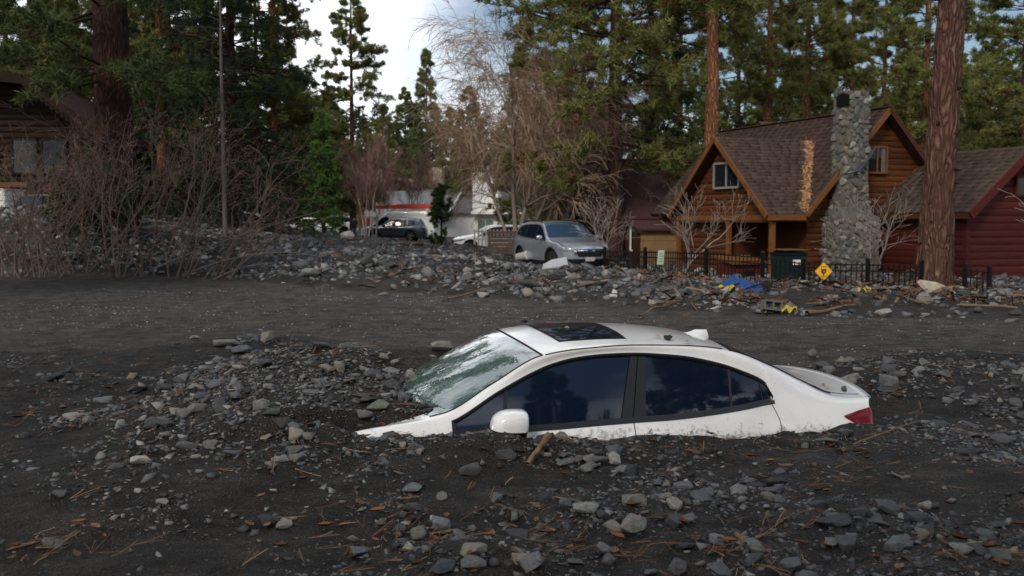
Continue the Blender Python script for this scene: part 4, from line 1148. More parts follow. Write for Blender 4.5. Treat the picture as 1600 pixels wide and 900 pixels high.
    for s_ in (ae, 2 * ar - ae): MB().bar((s_, bf - .03, EZ - .08), (ar, bf - .03, az - .08), .05, .22, up=(0, 0, 1)).obj('rake_board', M['red_board'], c)
    pf = [(ae + .25, g), (2 * ar - ae - .25, g), (2 * ar - ae - .25, EZ + .10), (ar, az - .15), (ae + .25, EZ + .10)]
    MB().prism([(p[0], bf + .32, p[1]) for p in pf], (0, .08, 0)).obj('wall', M['red_board'], c)
    siding(c, (0, bf + .31, 0), X, pf, .19, M['red_board'], .014)
    siding(c, (ae + .27, 0, 0), (0, -1, 0), [(-5.0, g), (-(bf + .34), g), (-(bf + .34), EZ + .05), (-5.0, EZ + .05)], .19, M['red_board'], .014)
    MB().box((ae + .29, bf + .36, g), (ae + .36, 5.0, EZ)).obj('wall', M['red_board'], c)
    MB().box((6.45, bf + .36, g), (6.53, 5.0, EZ)).obj('wall', M['red_board'], c)
    MB().box((ae - .02, bf, EZ - .16), (ae + .02, 5.1, EZ - .02)).obj('fascia', M['log_dark'], c)
    MB().box((ae + .2, bf + .27, g), (ae + .3, bf + .37, EZ + .05)).obj('corner_board', M['red_board'], c)
    window(c, (0, bf + .29, 0), X, 4.45, 4.95, 2.15, 2.65, 0, M['red_board'])
    # chimney
    ch = empty('chimney', (0, 0, 0), 0, c)
    prof = [(g, .70, 2.16), (1.35, .76, 2.10), (1.95, .98, 1.86), (2.6, 1.03, 1.82), (5.05, 1.05, 1.80)]
    mb = MB(); G = []
    bk, fw = .30, lambda z: -.62 if z < 1.6 else -.46
    for z, l, r in prof:
        f = fw(z); G.append([(l + .06, f + .06, z), (r - .06, f + .06, z), (r - .06, bk, z), (l + .06, bk, z), (l + .06, f + .06, z)])
    mb.grid(G); mb.add([p for p in G[-1][:4]], [(0, 1, 2, 3)]); mb.obj('core', M['mortar'], ch)
    mb = MB().prism([(1.03, -.40, 4.66), (1.03, .1, 4.66), (1.03, .1, 4.9), (1.03, -.15, 5.0), (1.03, -.40, 4.9)], (.10, 0, 0)); mb.obj('flue_opening', M['dark_inside'], ch)
    pl = pch([p[0] for p in prof], [p[1] for p in prof]); pr_ = pch([p[0] for p in prof], [p[2] for p in prof])
    placed = []
    def stone(p, n_, s):
        for q, r in placed:
            if np.linalg.norm(np.array(p) - q) < (r + s) * .62: return
        placed.append((np.array(p), s))
        o = inst('stone', BIG[rng.integers(len(BIG))], ch, p, (0, 0, 0), (s, s * rng.uniform(.65, .95), s * .34))
        o.rotation_euler = (Vector(n_).to_track_quat('Z', 'Y').to_matrix() @ Matrix.Rotation(rng.uniform(0, 6.28), 3, 'Z')).to_euler()
        cc_ = np.array(random.choice([(.17, .165, .15), (.23, .22, .20), (.12, .122, .115), (.28, .27, .24), (.20, .165, .125), (.14, .145, .115)])) * rng.uniform(.55, 1.0); o.color = tuple(cc_) + (1,)
    for _ in range(2600):
        if len(placed) >= 290: break
        z = rng.uniform(-.2, 5.05); s = rng.uniform(.08, .17)
        q = rng.random(); l, r, f = float(pl(z)), float(pr_(z)), fw(z)
        if q < .52: stone((rng.uniform(l + .08, r - .08), f + .045, z), (0, -1, 0), s)
        elif q < .82:
            b = rng.uniform(f + .08, bk)
            if not (4.6 < z < 5.0): stone((l + .045, b, z), (-1, 0, 0), s)
        else: stone((r - .045, rng.uniform(f + .08, bk), z), (1, 0, 0), s)
    for a, b in [(1.18, -.35), (1.45, -.36), (1.68, -.33), (1.2, .0), (1.5, 0), (1.7, .05), (1.3, .2), (1.62, .22)]: stone((a, b, 5.06), (0, 0, 1), .15)
    # gutter pipe lying slantwise over the chimney
    MB().tube([(1.9, -.5, 3.5), (1.65, -.53, 3.2), (1.35, -.53, 2.86), (.95, -.5, 2.78)], .035, 8).obj('downpipe', pm('blue_grey_metal', (.06, .075, .10), .4, metal=.5), c, True)
    # pine needles gathered in the roof valley
    Vs, Fs = [], []
    for i in range(2600):
        t = rng.random() ** .9; a = t * 1.95; b = t * 2.36; z = 1.68 + t * 2.1 + .05
        p = np.array([a + rng.normal(0, .05 + .03 * math.sin(t * 14)), b + rng.normal(0, .05), z + rng.uniform(0, .10)]); d = rng.normal(size=3) * .09; d[2] -= .05; w = rng.normal(size=3) * .012
        n0 = len(Vs); Vs += [p - w, p + w, p + d]; Fs.append((n0, n0 + 1, n0 + 2))
    o = inst('needle_drift', np_mesh('needle_drift', np.array(Vs), np.array(Fs), M['dry_needles']), None, E1, (0, 0, rz)); tag(o, 'strip of tan pine needles heaped in the cabin roof valley', 'pine needles', kind='stuff')
    def W(a, b, z): return (E1[0] + .929 * a - .371 * b, E1[1] + .371 * a + .929 * b, z)
    return W
CW = cabin()

def simple_house(name, label, org, rz, w, dp, eave, ridge, wall, roof, g=-.8, along='x', ov=.45):
    """gabled block, ridge along local x or y, front faces -y"""
    h = empty(name, org, rz); tag(h, label, 'house')
    MB().box((-w / 2, -dp / 2, g), (w / 2, dp / 2, eave)).obj('wall', wall, h)
    if along == 'x':
        for s_ in (-1, 1): slab(h, (-w / 2 - ov, s_ * (dp / 2 + ov), eave - .15), (w / 2 + ov, s_ * (dp / 2 + ov), eave - .15), (w / 2 + ov, 0, ridge), (-w / 2 - ov, 0, ridge), .18, roof)
        for s_ in (-1, 1): MB().prism([(s_ * w / 2, -dp / 2, eave), (s_ * w / 2, dp / 2, eave), (s_ * w / 2, 0, ridge - .25)], (-s_ * .1, 0, 0)).obj('gable', wall, h)
    else:
        for s_ in (-1, 1): slab(h, (s_ * (w / 2 + ov), -dp / 2 - ov, eave - .15), (s_ * (w / 2 + ov), dp / 2 + ov, eave - .15), (0, dp / 2 + ov, ridge), (0, -dp / 2 - ov, ridge), .18, roof)
        for s_ in (-1, 1): MB().prism([(-w / 2, s_ * dp / 2, eave), (w / 2, s_ * dp / 2, eave), (0, s_ * dp / 2, ridge - .25)], (0, -s_ * .1, 0)).obj('gable', wall, h)
    return h
# white house with a grey roof, far centre
p = at(700, 345, 92)
wh = simple_house('white_house', 'white house with low grey roof and square white chimney behind the young pine', (p[0] + .3, 96, -.3), R_(-14), 13.5, 9, 2.6, 4.6, M['white_wall'], M['grey_roof'], -1, 'x')
MB().box((3.6, -5.6, -1), (7.2, -4.5, 2.3)).obj('front_wing', M['white_wall'], wh)
MB().box((3.6, -6.4, 2.3), (8.4, -4.3, 2.55)).obj('porch_roof', M['white_wall'], wh)
MB().box((3.3, -4.9, 2.3), (5.7, -3.7, 6.1)).obj('chimney', M['white_wall'], wh)
for a in (4.0, 6.1): window(wh, (0, -5.62, 0), (1, 0, 0), a, a + 1.5, .1, 1.8, 1, M['white_wall'], pm('green_curtain_pane', (.10, .18, .12), .2))
slab(wh, (-6.9, -5.8, 2.1), (1.2, -5.8, 2.1), (1.2, -1.5, 4.3), (-6.9, -1.5, 4.3), .2, M['grey_roof'])
MB().bar((1.2, -5.85, 2.1), (1.2, -1.5, 4.32), .12, .28).obj('rake_board', M['white_wall'], wh)
p = at(640, 300, 118)
bh = simple_house('brown_house', 'brown house with wide tan roof and stone chimney beyond the van', (p[0] - .5, 122, .3), R_(-10), 9.5, 10, 3.4, 6.2, M['log_dark'], M['tan_roof'], -1, 'y', .9)
MB().box((2.6, 1.0, 3), (3.9, 2.2, 7.6)).obj('chimney', M['tan_stone'], bh)
siding(bh, (0, -5.06, 0), (1, 0, 0), [(-4.7, 3.2), (4.7, 3.2), (0, 5.9)], .4, M['log'])
# maroon roofed neighbour behind the left of the cabin
nb = simple_house('neighbour_house', 'low maroon roofed house half hidden left of the log cabin', (6.6, 42.5, 0), R_(8), 6.5, 6, 1.7, 3.6, M['log_dark'], M['maroon_roof'], -1, 'x')
window(nb, (0, -3.02, 0), (1, 0, 0), -2.4, -1.5, .3, 1.3, 0, M['white_wall'])
shed = empty('garden_shed', (5.0, 34.5, 0), .1); tag(shed, 'pale plywood shed beside the porch of the log cabin', 'shed')
siding(shed, (0, -.6, 0), (1, 0, 0), [(-.7, -.6), (.7, -.6), (.7, 1.15), (-.7, 1.15)], .35, pm('plywood', (.17, .105, .05), .7, var=(.22, .14, .07), scale=3), .01, 'board')
MB().box((-.7, -.58, -.6), (.7, .6, 1.13)).obj('wall', M['log_dark'], shed)
slab(shed, (-.85, -.8, 1.2), (.85, -.8, 1.2), (.85, .75, 1.5), (-.85, .75, 1.5), .06, M['maroon_roof'])
# chalet at the left edge
def chalet():
    M['log_dark'] = pm('shade_toned_wood', (.012, .006, .004), .7, var=(.022, .011, .007), scale=3, bump=.3, objvar=.2); M['log'] = M['trim_wood']  # chalet boards: the shade under the trees is put into the wood colour
    d = 37.0; p = at(10, 300, d)
    h = empty('chalet', (p[0], d, .15), R_(6)); h.scale = (1.156, 1.156, 1.156); tag(h, 'dark brown chalet with carved eave boards behind the bare bushes', 'house')
    poly = [(-5.5, 0), (2.7, 0), (2.7, 4.3), (0.7, 5.5), (-2, 5.7), (-5.5, 4.6)]
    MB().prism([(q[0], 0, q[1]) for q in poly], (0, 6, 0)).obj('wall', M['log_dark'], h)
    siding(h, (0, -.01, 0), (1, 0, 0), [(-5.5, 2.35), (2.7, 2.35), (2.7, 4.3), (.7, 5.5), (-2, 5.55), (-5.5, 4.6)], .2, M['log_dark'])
    for k in range(14):
        a = -1.6 + k * .3; MB().box((a, -.05, 1.0), (a + .26, 0.0, 2.3)).obj('board', M['red_board'], h)
    slab(h, (3.4, -1.1, 3.75), (3.4, 6, 3.75), (1.0, 6, 5.62), (1.0, -1.1, 5.62), .16, M['maroon_roof'])
    slab(h, (1.0, -1.1, 5.62), (1.0, 6, 5.62), (-2.2, 6, 5.95), (-2.2, -1.1, 5.95), .16, M['maroon_roof'])
    slab(h, (-2.2, -1.1, 5.95), (-2.2, 6, 5.95), (-6.5, 6, 4.2), (-6.5, -1.1, 4.2), .16, M['maroon_roof'])
    MB().bar((3.4, -1.13, 3.66), (1.0, -1.13, 5.5), .06, .30, up=(0, 0, 1)).obj('eave_board', M['log_dark'], h)
    MB().bar((1.0, -1.13, 5.5), (-2.2, -1.13, 5.83), .06, .30, up=(0, 0, 1)).obj('eave_board', M['log_dark'], h)
    n_ = 16
    for k in range(n_):
        q = k / n_; x, z = 3.35 - 2.35 * q, 3.55 + 1.84 * q
        MB().lathe([(0, -.03), (.075, -.03), (.075, .03), (0, .03)], 10, 'y', (x, -1.13, z - .06)).obj('scallop', M['log_dark'], h)
    blue = pm('blue_grey_pane', (.012, .016, .022), .12)
    for a in (.25, 1.15): window(h, (0, -.03, 0), (1, 0, 0), a, a + .75, 2.65, 3.75, 0, M['log_dark'], blue)
    window(h, (0, -.03, 0), (1, 0, 0), -.9, -.2, 2.65, 3.7, 0, M['log_dark'], blue)
    window(h, (0, -.06, 0), (1, 0, 0), -.05, .5, 1.2, 2.0, 0, M['log_dark'])
    MB().box((-5.5, -1.0, 2.2), (1.0, -.02, 2.34)).obj('balcony', M['log'], h)
    MB().box((-5.5, -1.0, 3.1), (.2, -.94, 3.18)).obj('rail', M['log'], h)
_ld, _lg = M['log_dark'], M['log']
chalet()
M['log_dark'], M['log'] = _ld, _lg

# ------------------------------------------------------------------ iron fence
FP = [(945, 391, 31), (1008, 392, 28), (1104, 394, 25), (1192, 400, 23.6), (1256, 410, 22.8), (1356, 411, 22.2), (1440, 414, 21.4)]
FP2 = [(1508, 419, 20.9), (1546, 423, 20.5)]
pick_me = MB().bar((0, 0, -1.15), (0, 0, .0), .018).mesh('picket', M['iron'])
post_me = MB().box((-.035, -.035, -1.3), (.035, .035, .08)).add([(-.045, -.045, .08), (.045, -.045, .08), (.045, .045, .08), (-.045, .045, .08), (0, 0, .13)], [(0, 1, 4), (1, 2, 4), (2, 3, 4), (3, 0, 4)]).mesh('fence_post', M['iron'])
def fence(pts, label, sp=.115):
    f = empty('iron_fence', (0, 0, 0)); tag(f, label, 'fence', 'black iron fence of the cabin yard')
    W_ = [at(*q) for q in pts]
    f.location = (W_[0][0], W_[0][1], 0); o = np.array(f.location)
    for i in range(len(W_)):
        inst('fence_post', post_me, f, tuple(W_[i] - o), (0, 0, .4))
    for a, b in zip(W_[:-1], W_[1:]):
        for dz in (-.04, -.18, -1.0): MB().bar(a - o + (0, 0, dz), b - o + (0, 0, dz), .03, .03).obj('rail', M['iron'], f)
        n = int(np.linalg.norm(b - a) / sp)
        for k in range(1, n):
            inst('picket', pick_me, f, tuple(a + (b - a) * k / n - o + np.array([0, 0, rng.normal(0, .006)])), (rng.normal(0, .01), rng.normal(0, .012), .3))
fence(FP, 'long black iron fence in front of the log cabin porch')
fence(FP2 + [], 'short end piece of black iron fence right of the thick pine')

# ------------------------------------------------------------------ trees
def bark_mat(name, a, b, sc=3.0, crack=(.02, .012, .010)):
    m = pm(name, a, .9, var=b, scale=sc, stretch=(1, 1, .3), bump=.9, bscale=14)
    n = m.node_tree.nodes; lk = m.node_tree.links.new; bs = n['Principled BSDF']
    tc = n.new('ShaderNodeTexCoord'); mp = n.new('ShaderNodeMapping'); mp.inputs['Scale'].default_value = (1, 1, .24); lk(tc.outputs['Object'], mp.inputs['Vector'])
    nz = n.new('ShaderNodeTexNoise'); nz.inputs['Scale'].default_value = 3; lk(mp.outputs[0], nz.inputs['Vector'])
    mxv = n.new('ShaderNodeMixRGB'); mxv.inputs[0].default_value = .30; lk(mp.outputs[0], mxv.inputs[1]); lk(nz.outputs['Color'], mxv.inputs[2])
    v = n.new('ShaderNodeTexVoronoi'); v.feature = 'DISTANCE_TO_EDGE'; v.inputs['Scale'].default_value = 15; lk(mxv.outputs[0], v.inputs['Vector'])
    r = n.new('ShaderNodeValToRGB'); r.color_ramp.elements[0].position = .0; r.color_ramp.elements[1].position = .34; lk(v.outputs['Distance'], r.inputs['Fac'])
    mx = n.new('ShaderNodeMixRGB'); mx.inputs[1].default_value = crack + (1,); lk(r.outputs['Color'], mx.inputs[0])
    old = bs.inputs['Base Color'].links[0].from_socket; lk(old, mx.inputs[2]); lk(mx.outputs[0], bs.inputs['Base Color'])
    bp = n.new('ShaderNodeBump'); bp.inputs['Strength'].default_value = 1.0; bp.inputs['Distance'].default_value = .05; lk(r.outputs['Color'], bp.inputs['Height'])
    ob = bs.inputs['Normal'].links[0].from_socket; lk(ob, bp.inputs['Normal']); lk(bp.outputs[0], bs.inputs['Normal'])
    return m
M['bark_orange'] = bark_mat('orange_pine_bark', (.26, .115, .055), (.38, .19, .10), crack=(.11, .05, .028))
M['bark_brown'] = bark_mat('brown_pine_bark', (.105, .056, .042), (.19, .115, .088), crack=(.05, .028, .022))
M['bark_dark'] = bark_mat('dark_pine_bark', (.040, .018, .011), (.075, .034, .020))
M['bark_grey'] = pm('grey_bark', (.15, .135, .125), .85, var=(.23, .205, .19), scale=6, stretch=(1, 1, .4), bump=.4)
M['twig'] = pm('bare_twig', (.8, .8, .8), .8, vcol=True, var=(1.2, 1.15, 1.1), scale=3)
def leaf_mat(name):
    m = bpy.data.materials.new(name); m.use_nodes = True; n = m.node_tree.nodes; lk = m.node_tree.links.new; b = n['Principled BSDF']
    a = n.new('ShaderNodeAttribute'); a.attribute_name = 'Col'
    b.inputs['Roughness'].default_value = .55; b.inputs['Specular IOR Level'].default_value = .1
    tr = n.new('ShaderNodeBsdfTranslucent'); mx = n.new('ShaderNodeMixShader'); mx.inputs[0].default_value = .22
    lk(a.outputs['Color'], b.inputs['Base Color']); lk(a.outputs['Color'], tr.inputs['Color'])
    lk(b.outputs[0], mx.inputs[1]); lk(tr.outputs[0], mx.inputs[2]); lk(mx.outputs[0], n['Material Output'].inputs['Surface'])
    return m
M['needles'] = leaf_mat('conifer_needles')
def ptubes(P, Rd, ns=4):
    """P (N,K,3) polylines, Rd (N,K) radii -> V, F"""
    N, K = P.shape[:2]
    D = np.gradient(P, axis=1); D /= np.linalg.norm(D, axis=2, keepdims=True) + 1e-9
    ref = np.where(abs(D[..., 2:3]) < .85, np.array([0, 0, 1.]), np.array([1., 0, 0]))
    X = np.cross(D, ref); X /= np.linalg.norm(X, axis=2, keepdims=True) + 1e-9; Y = np.cross(D, X)
    a = 2 * np.pi * np.arange(ns) / ns
    V = P[:, :, None] + Rd[:, :, None, None] * (X[:, :, None] * np.cos(a)[None, None, :, None] + Y[:, :, None] * np.sin(a)[None, None, :, None])
    i = np.arange(N)[:, None, None] * K * ns; k = np.arange(K - 1)[None, :, None] * ns; j = np.arange(ns)[None, None, :]; j2 = (j + 1) % ns
    F_ = np.stack([i + k + j, i + k + j2, i + k + ns + j2, i + k + ns + j], -1).reshape(-1, 4)
    return V.reshape(-1, 3), F_
def unit(v): return v / (np.linalg.norm(v, axis=-1, keepdims=True) + 1e-9)
def trunk_mesh(name, hgt, r0, r1, mat, lean=(0, 0), flare=.35, ns=26, nk=60, rough=.05, zb=-1.0, sd=0):
    zs = np.linspace(zb, hgt, nk); V = []
    for k, z in enumerate(zs):
        q = max(0, z) / hgt; r = r0 + (r1 - r0) * q ** .9; r *= 1 + flare * math.exp(-max(0, z - zb) / .9)
        a = 2 * np.pi * np.arange(ns) / ns
        rr = r * (1 + rough * 2 * vn(a * 3.1 + sd, np.full(ns, z * 1.3), 81 + sd) + rough * 1.2 * vn(a * 8 + sd, np.full(ns, z * 4), 82))
        V.append(np.stack([lean[0] * z + .04 * r0 * math.sin(z * .7 + sd) + rr * np.cos(a), lean[1] * z + rr * np.sin(a), np.full(ns, z)], 1))
    i = np.arange(nk - 1)[:, None] * ns; j = np.arange(ns)[None]; j2 = (j + 1) % ns
    F_ = np.stack([i + j, i + j2, i + ns + j2, i + ns + j], -1).reshape(-1, 4)
    return np_mesh(name, np.concatenate(V), F_, mat, True)
def tufts(C, A, n, lo, hi, w, spread, cols, r):
    N = len(C)
    d = unit(A[:, None] * spread + unit(r.normal(size=(N, n, 3))))
    l = r.uniform(lo, hi, (N, n, 1)); p = unit(np.cross(d, r.normal(size=(N, n, 3)))) * w
    c = C[:, None] + r.normal(size=(N, n, 3)) * lo * .25
    V = np.stack([c - p, c + p, c + d * l], 2).reshape(-1, 3)
    return V, np.arange(len(V)).reshape(-1, 3), np.repeat(cols, n * 3, 0)
def conifer(sd, hgt, cb, rad, nbr, kind='pine', r0=.3, twigs=6, per=6, blades=12, bl=(.17, .31), bw=.021, green=((.030, .050, .018), (.062, .088, .030)), dead=.06, bark=None, top=.0, prof=None, az=None, elev=(.25, -.25), lean=(0, 0)):
    """trunk, limbs and crown meshes; crown = needle tufts carried by branches and side twigs"""
    r = np.random.default_rng(sd)
    prof = prof or (lambda q: (1 - q) ** .8 * (.55 + .45 * np.minimum(1, q * 4)) + .05)
    q = np.sort(r.random(nbr) ** (1.0)); z0 = cb + (hgt - cb) * q * .985
    Lb = rad * prof(q) * r.uniform(.65, 1.12, nbr)
    a = r.uniform(0, 2 * np.pi, nbr) if az is None else r.uniform(az[0], az[1], nbr)
    el = elev[1] + (elev[0] - elev[1]) * q + r.normal(0, .24, nbr)
    K = 7; t = np.linspace(0, 1, K)
    hd = np.stack([np.cos(a), np.sin(a)], 1)
    up = (np.tan(el)[:, None] * t + (.28 if kind == 'pine' else -.22) * t ** 2 - (.12 if kind == 'pine' else -.16) * t ** 3)
    wob = np.cumsum(r.normal(0, .035, (nbr, K, 2)), 1); wob[:, 0] = 0
    P = np.zeros((nbr, K, 3)); P[..., :2] = Lb[:, None, None] * (hd[:, None] * t[None, :, None] + wob); P[..., 2] = z0[:, None] + Lb[:, None] * up
    P[..., 0] += lean[0] * z0[:, None]; P[..., 1] += lean[1] * z0[:, None]
    rb = np.clip(Lb * .016, .012, .09)[:, None] * (1 - .85 * t)[None]
    # side twigs
    ti = r.uniform(.28, 1.0, (nbr, twigs)) ** .8; k = np.clip((ti * (K - 1)).astype(int), 0, K - 2); f = ti * (K - 1) - k
    bi = np.arange(nbr)[:, None]
    B = P[bi, k] * (1 - f[..., None]) + P[bi, k + 1] * f[..., None]; T = unit(P[bi, k + 1] - P[bi, k])
    sgn = r.choice([-1, 1], (nbr, twigs))[..., None]
    S = np.cross(T, np.array([0, 0, 1.])) * sgn
    d2 = unit(T * r.uniform(.4, 1.0, (nbr, twigs, 1)) + S * r.uniform(.3, 1.0, (nbr, twigs, 1)) + np.array([0, 0, 1.]) * r.normal(.12 if kind == 'pine' else -.25, .45 if kind == 'pine' else .25, (nbr, twigs, 1)))
    L2 = (Lb[:, None] * r.uniform(.16, .44, (nbr, twigs)) * (1.15 - ti * .6))
    K2 = 3; t2 = np.linspace(0, 1, K2)
    P2 = (B[:, :, None] + d2[:, :, None] * (L2[..., None, None] * t2[None, None, :, None])).reshape(-1, K2, 3)
    if kind != 'pine': P2[:, :, 2] -= (L2.reshape(-1, 1) * .35 * t2 ** 2)
    Vl, Fl = ptubes(P, rb, 4); V2, F2 = ptubes(P2, np.full((len(P2), K2), .011) * (1 - .6 * t2), 3)
    lim = np_mesh('limbs', np.concatenate([Vl, V2]), np.concatenate([Fl, F2 + len(Vl)]), bark or M['bark_brown'], False)
    # tufts along the twigs
    tt = r.uniform(.25, 1.08, (len(P2), per)); C = P2[:, 0][:, None] + (P2[:, -1] - P2[:, 0])[:, None] * tt[..., None]
    C = C + r.normal(0, .05, C.shape); A = np.repeat(unit(P2[:, -1] - P2[:, 0])[:, None], per, 1)
    C = C.reshape(-1, 3); A = A.reshape(-1, 3); A[:, 2] += .25 if kind == 'pine' else -.1
    g0, g1 = np.array(green[0]), np.array(green[1])
    m = r.random((len(C), 1)); cl = np.repeat(r.random((len(P2), 1)), per, 0)
    col = g0 + (g1 - g0) * (.45 * m + .55 * cl)
    dd = (np.repeat(r.random((len(P2), 1)), per, 0) < dead); col = np.where(dd, np.array([.115, .068, .030]) * (.6 + .8 * m), col)
    Vt, Ft, Ct = tufts(C, unit(A), blades, bl[0], bl[1], bw, .75 if kind == 'pine' else 1.1, col, r)
    cr = np_mesh('crown', Vt, Ft, M['needles'], False, Ct)
    tk = trunk_mesh('trunk', hgt, r0, .03, bark or M['bark_brown'], sd=sd % 7, ns=14, nk=40, lean=lean)
    return dict(trunk=tk, limbs=lim, crown=cr, h=hgt)
SPECIES = {}
def plant(kind, x, y, label, sc=1.0, rz=None, name='pine_tree', group=None, z=None, sxy=1.0):
    sp = SPECIES[kind]
    o = empty(name, (x, y, float(H(x, y, False)) - .1 if z is None else z), rng.uniform(0, 6.28) if rz is None else rz)
    o.scale = (sc * sxy, sc * sxy, sc)
    tag(o, label, 'tree', group)
    for k in ('trunk', 'limbs', 'crown'):
        if k in sp: inst(k, sp[k], o)
    return o
dim = ((.040, .060, .022), (.100, .124, .044))
oliv = ((.095, .118, .036), (.235, .240, .076))
SPECIES['pine_a'] = conifer(11, 20, 2.6, 4.0, 150, r0=.26, twigs=11, per=6, green=oliv)
SPECIES['pine_b'] = conifer(12, 20, 4.2, 3.6, 130, r0=.24, twigs=10, per=6, green=oliv, bark=M['bark_orange'])
SPECIES['pine_c'] = conifer(13, 18, 1.0, 3.4, 170, r0=.22, twigs=9, per=6, green=((.084, .112, .038), (.195, .212, .072)))
SPECIES['tall'] = conifer(14, 27, 9.0, 4.2, 120, r0=.34, twigs=11, per=6, green=oliv, bark=M['bark_orange'])
SPECIES['bigpine'] = conifer(15, 24, 3.6, 5.6, 170, r0=.36, twigs=11, per=6, green=oliv, dead=.12, bark=M['bark_brown'])
SPECIES['fir'] = conifer(16, 17, .6, 3.4, 210, kind='fir', r0=.22, twigs=10, per=5, blades=8, bl=(.10, .17), bw=.016, green=((.026, .046, .024), (.056, .082, .040)), dead=.02, bark=M['bark_dark'], elev=(.3, -.25), prof=lambda q: (1 - q) ** .85 + .03)
SPECIES['cedar'] = conifer(17, 6.6, .15, 1.35, 170, kind='fir', r0=.10, twigs=9, per=4, blades=8, bl=(.08, .15), bw=.020, green=((.085, .17, .04), (.17, .28, .07)), dead=.0, bark=M['bark_brown'], elev=(.7, .1), prof=lambda q: (1 - q) ** .8 + .05)
SPECIES['darkfir'] = conifer(18, 15, .5, 3.2, 190, kind='fir', r0=.22, twigs=9, per=5, blades=8, bl=(.11, .19), bw=.018, green=((.018, .040, .018), (.046, .076, .032)), dead=.0, bark=M['bark_dark'], prof=lambda q: (1 - q) ** .7 + .03)
SPECIES['sapling'] = conifer(19, 3.2, .1, .95, 44, r0=.06, twigs=5, per=4, blades=14, bl=(.10, .18), bw=.014, green=((.030, .060, .020), (.060, .095, .034)), dead=.0, elev=(1.1, .5))
def T(kind, px, d, label, **k):
    x = (px - 800) / F_PX * d; return plant(kind, x, d, label, **k)
# left side
SPECIES['leftbig'] = conifer(21, 30, 5.2, 5.6, 130, r0=.62, twigs=9, per=5, blades=14, green=dim, dead=.03, bark=M['bark_dark'])
SPECIES['leftbig']['trunk'] = trunk_mesh('trunk', 30, .64, .06, M['bark_dark'], ns=32, nk=90, rough=.06, flare=.25)
T('leftbig', 184, 30.5, 'huge dark red trunked pine behind the bushes at left', name='pine_tree', rz=.8, z=.6)
T('fir', 366, 38, 'dark drooping fir behind the grey dead trunk at left', name='fir_tree', sc=1.12, rz=1.0)
T('fir', 270, 46, 'dark fir between the huge red trunk and the drooping fir', name='fir_tree', sc=1.1)
T('pine_a', 60, 46, 'olive pine rising right above the chalet roof', sc=1.05)
T('pine_c', -40, 40, 'olive pine cut by the left edge of the photo', sc=1.1)
T('pine_c', 130, 56, 'pale olive pine seen between chalet and huge trunk', sc=1.15)
T('pine_c', 250, 62, 'pale olive pine behind the huge dark trunk', sc=1.2)
T('pine_a', 440, 70, 'olive pine just right of the drooping dark fir', sc=.85)
for px_, d_, k_, w_ in ((20, 70, 'pine_a', 'olive pine far behind the chalet roof'), (95, 78, 'pine_c', 'olive pine far behind the left bushes'), (200, 74, 'pine_a', 'olive pine right behind the huge red trunk'), (310, 66, 'darkfir', 'dark fir behind the grey dead trunk'), (340, 84, 'pine_c', 'far pine filling the gap left of the drooping fir'), (405, 60, 'darkfir', 'dark fir peeping out right of the drooping fir')): T(k_, px_, d_, w_, sc=1.15, sxy=1.1, name='fir_tree' if 'fir' in k_ else 'pine_tree')
T('cedar', 506, 48, 'bright green cedar left of the white van', name='cedar_tree', z=.1)
for i, (px, w) in enumerate(((256, 'thin dark trunk right of the huge pine'), (432, 'reddish trunk beside the orange traffic cone'))):
    T('pine_b', px, 42 + 8 * i, f'pine with {w}', sc=.9 + .1 * i)
# centre
T('pine_a', 552, 76, 'tall open pine reaching the top edge left of centre', sc=1.0, rz=2.0, sxy=1.05)
T('pine_c', 668, 128, 'slim pine with a pointed top in the bright sky gap', sc=1.25, sxy=.9)
for i, (px, d, s, w) in enumerate([(470, 98, .85, 'low olive pine behind the bright green cedar'), (515, 105, .72, 'low olive pine left of the tall open pine'), (600, 136, .84, 'low olive pine between the tall open and the slim pine'), (635, 140, .88, 'low dark pine left of the slim pointed pine'), (705, 138, .85, 'low olive pine right of the slim pointed pine'), (735, 96, .72, 'olive pine behind the top of the brown willow')]):
    T(['pine_c', 'pine_a'][i % 2], px, d, w, sc=s, sxy=1.25)
T('bigpine', 960, 39, 'massive bushy pine with brown trunk beside the silver wagon', rz=.4)
T('darkfir', 1015, 46, 'blackish green fir behind the massive bushy pine', name='fir_tree', sc=1.0, sxy=1.05)
T('pine_a', 890, 58, 'olive pine behind the brown willow, left of the massive pine', sc=1.0)
T('pine_c', 820, 72, 'pine behind the crown of the brown willow', sc=.9)
# behind the cabin
T('tall', 1109, 37, 'straight orange barked pine trunk rising behind the cabin gable', sc=.95)
T('tall', 1197, 52, 'thin straight trunk left of the chimney', sc=.85, sxy=.9)
T('tall', 1256, 56, 'thin brown trunk rising just left of the chimney top', sc=.9, sxy=.9)
T('pine_b', 1325, 62, 'dark slim pine straight above the chimney', sc=1.05)
T('pine_b', 1440, 50, 'slim dark trunked pine right of the cabin gable peak', sc=1.1)
T('pine_a', 1592, 56, 'broad pine at the right edge behind the annex', sc=1.05, sxy=1.15)
for i, (px, d, k, s, w) in enumerate([(1060, 60, 'pine_a', 1.0, 'olive pine in the gap left of the orange trunk'), (1150, 66, 'pine_a', 1.0, 'olive pine between the orange trunk and the next thin trunk'), (1228, 74, 'pine_c', 1.1, 'olive pine between the two thin trunks'), (1290, 70, 'pine_a', 1.05, 'olive pine directly behind the chimney'), (1375, 74, 'pine_a', 1.15, 'olive pine above the cabin gable peak'), (1410, 90, 'pine_c', 1.1, 'distant pine right of the gable peak'), (1540, 80, 'pine_c', 1.0, 'pine right of the thick trunk in the blue sky gap'), (1490, 95, 'pine_a', .9, 'distant pine hidden behind the thick trunk'), (1640, 66, 'pine_a', 1.1, 'pine cut by the right edge of the photo')]):
    T(k, px, d, w, sc=s, sxy=1.05)
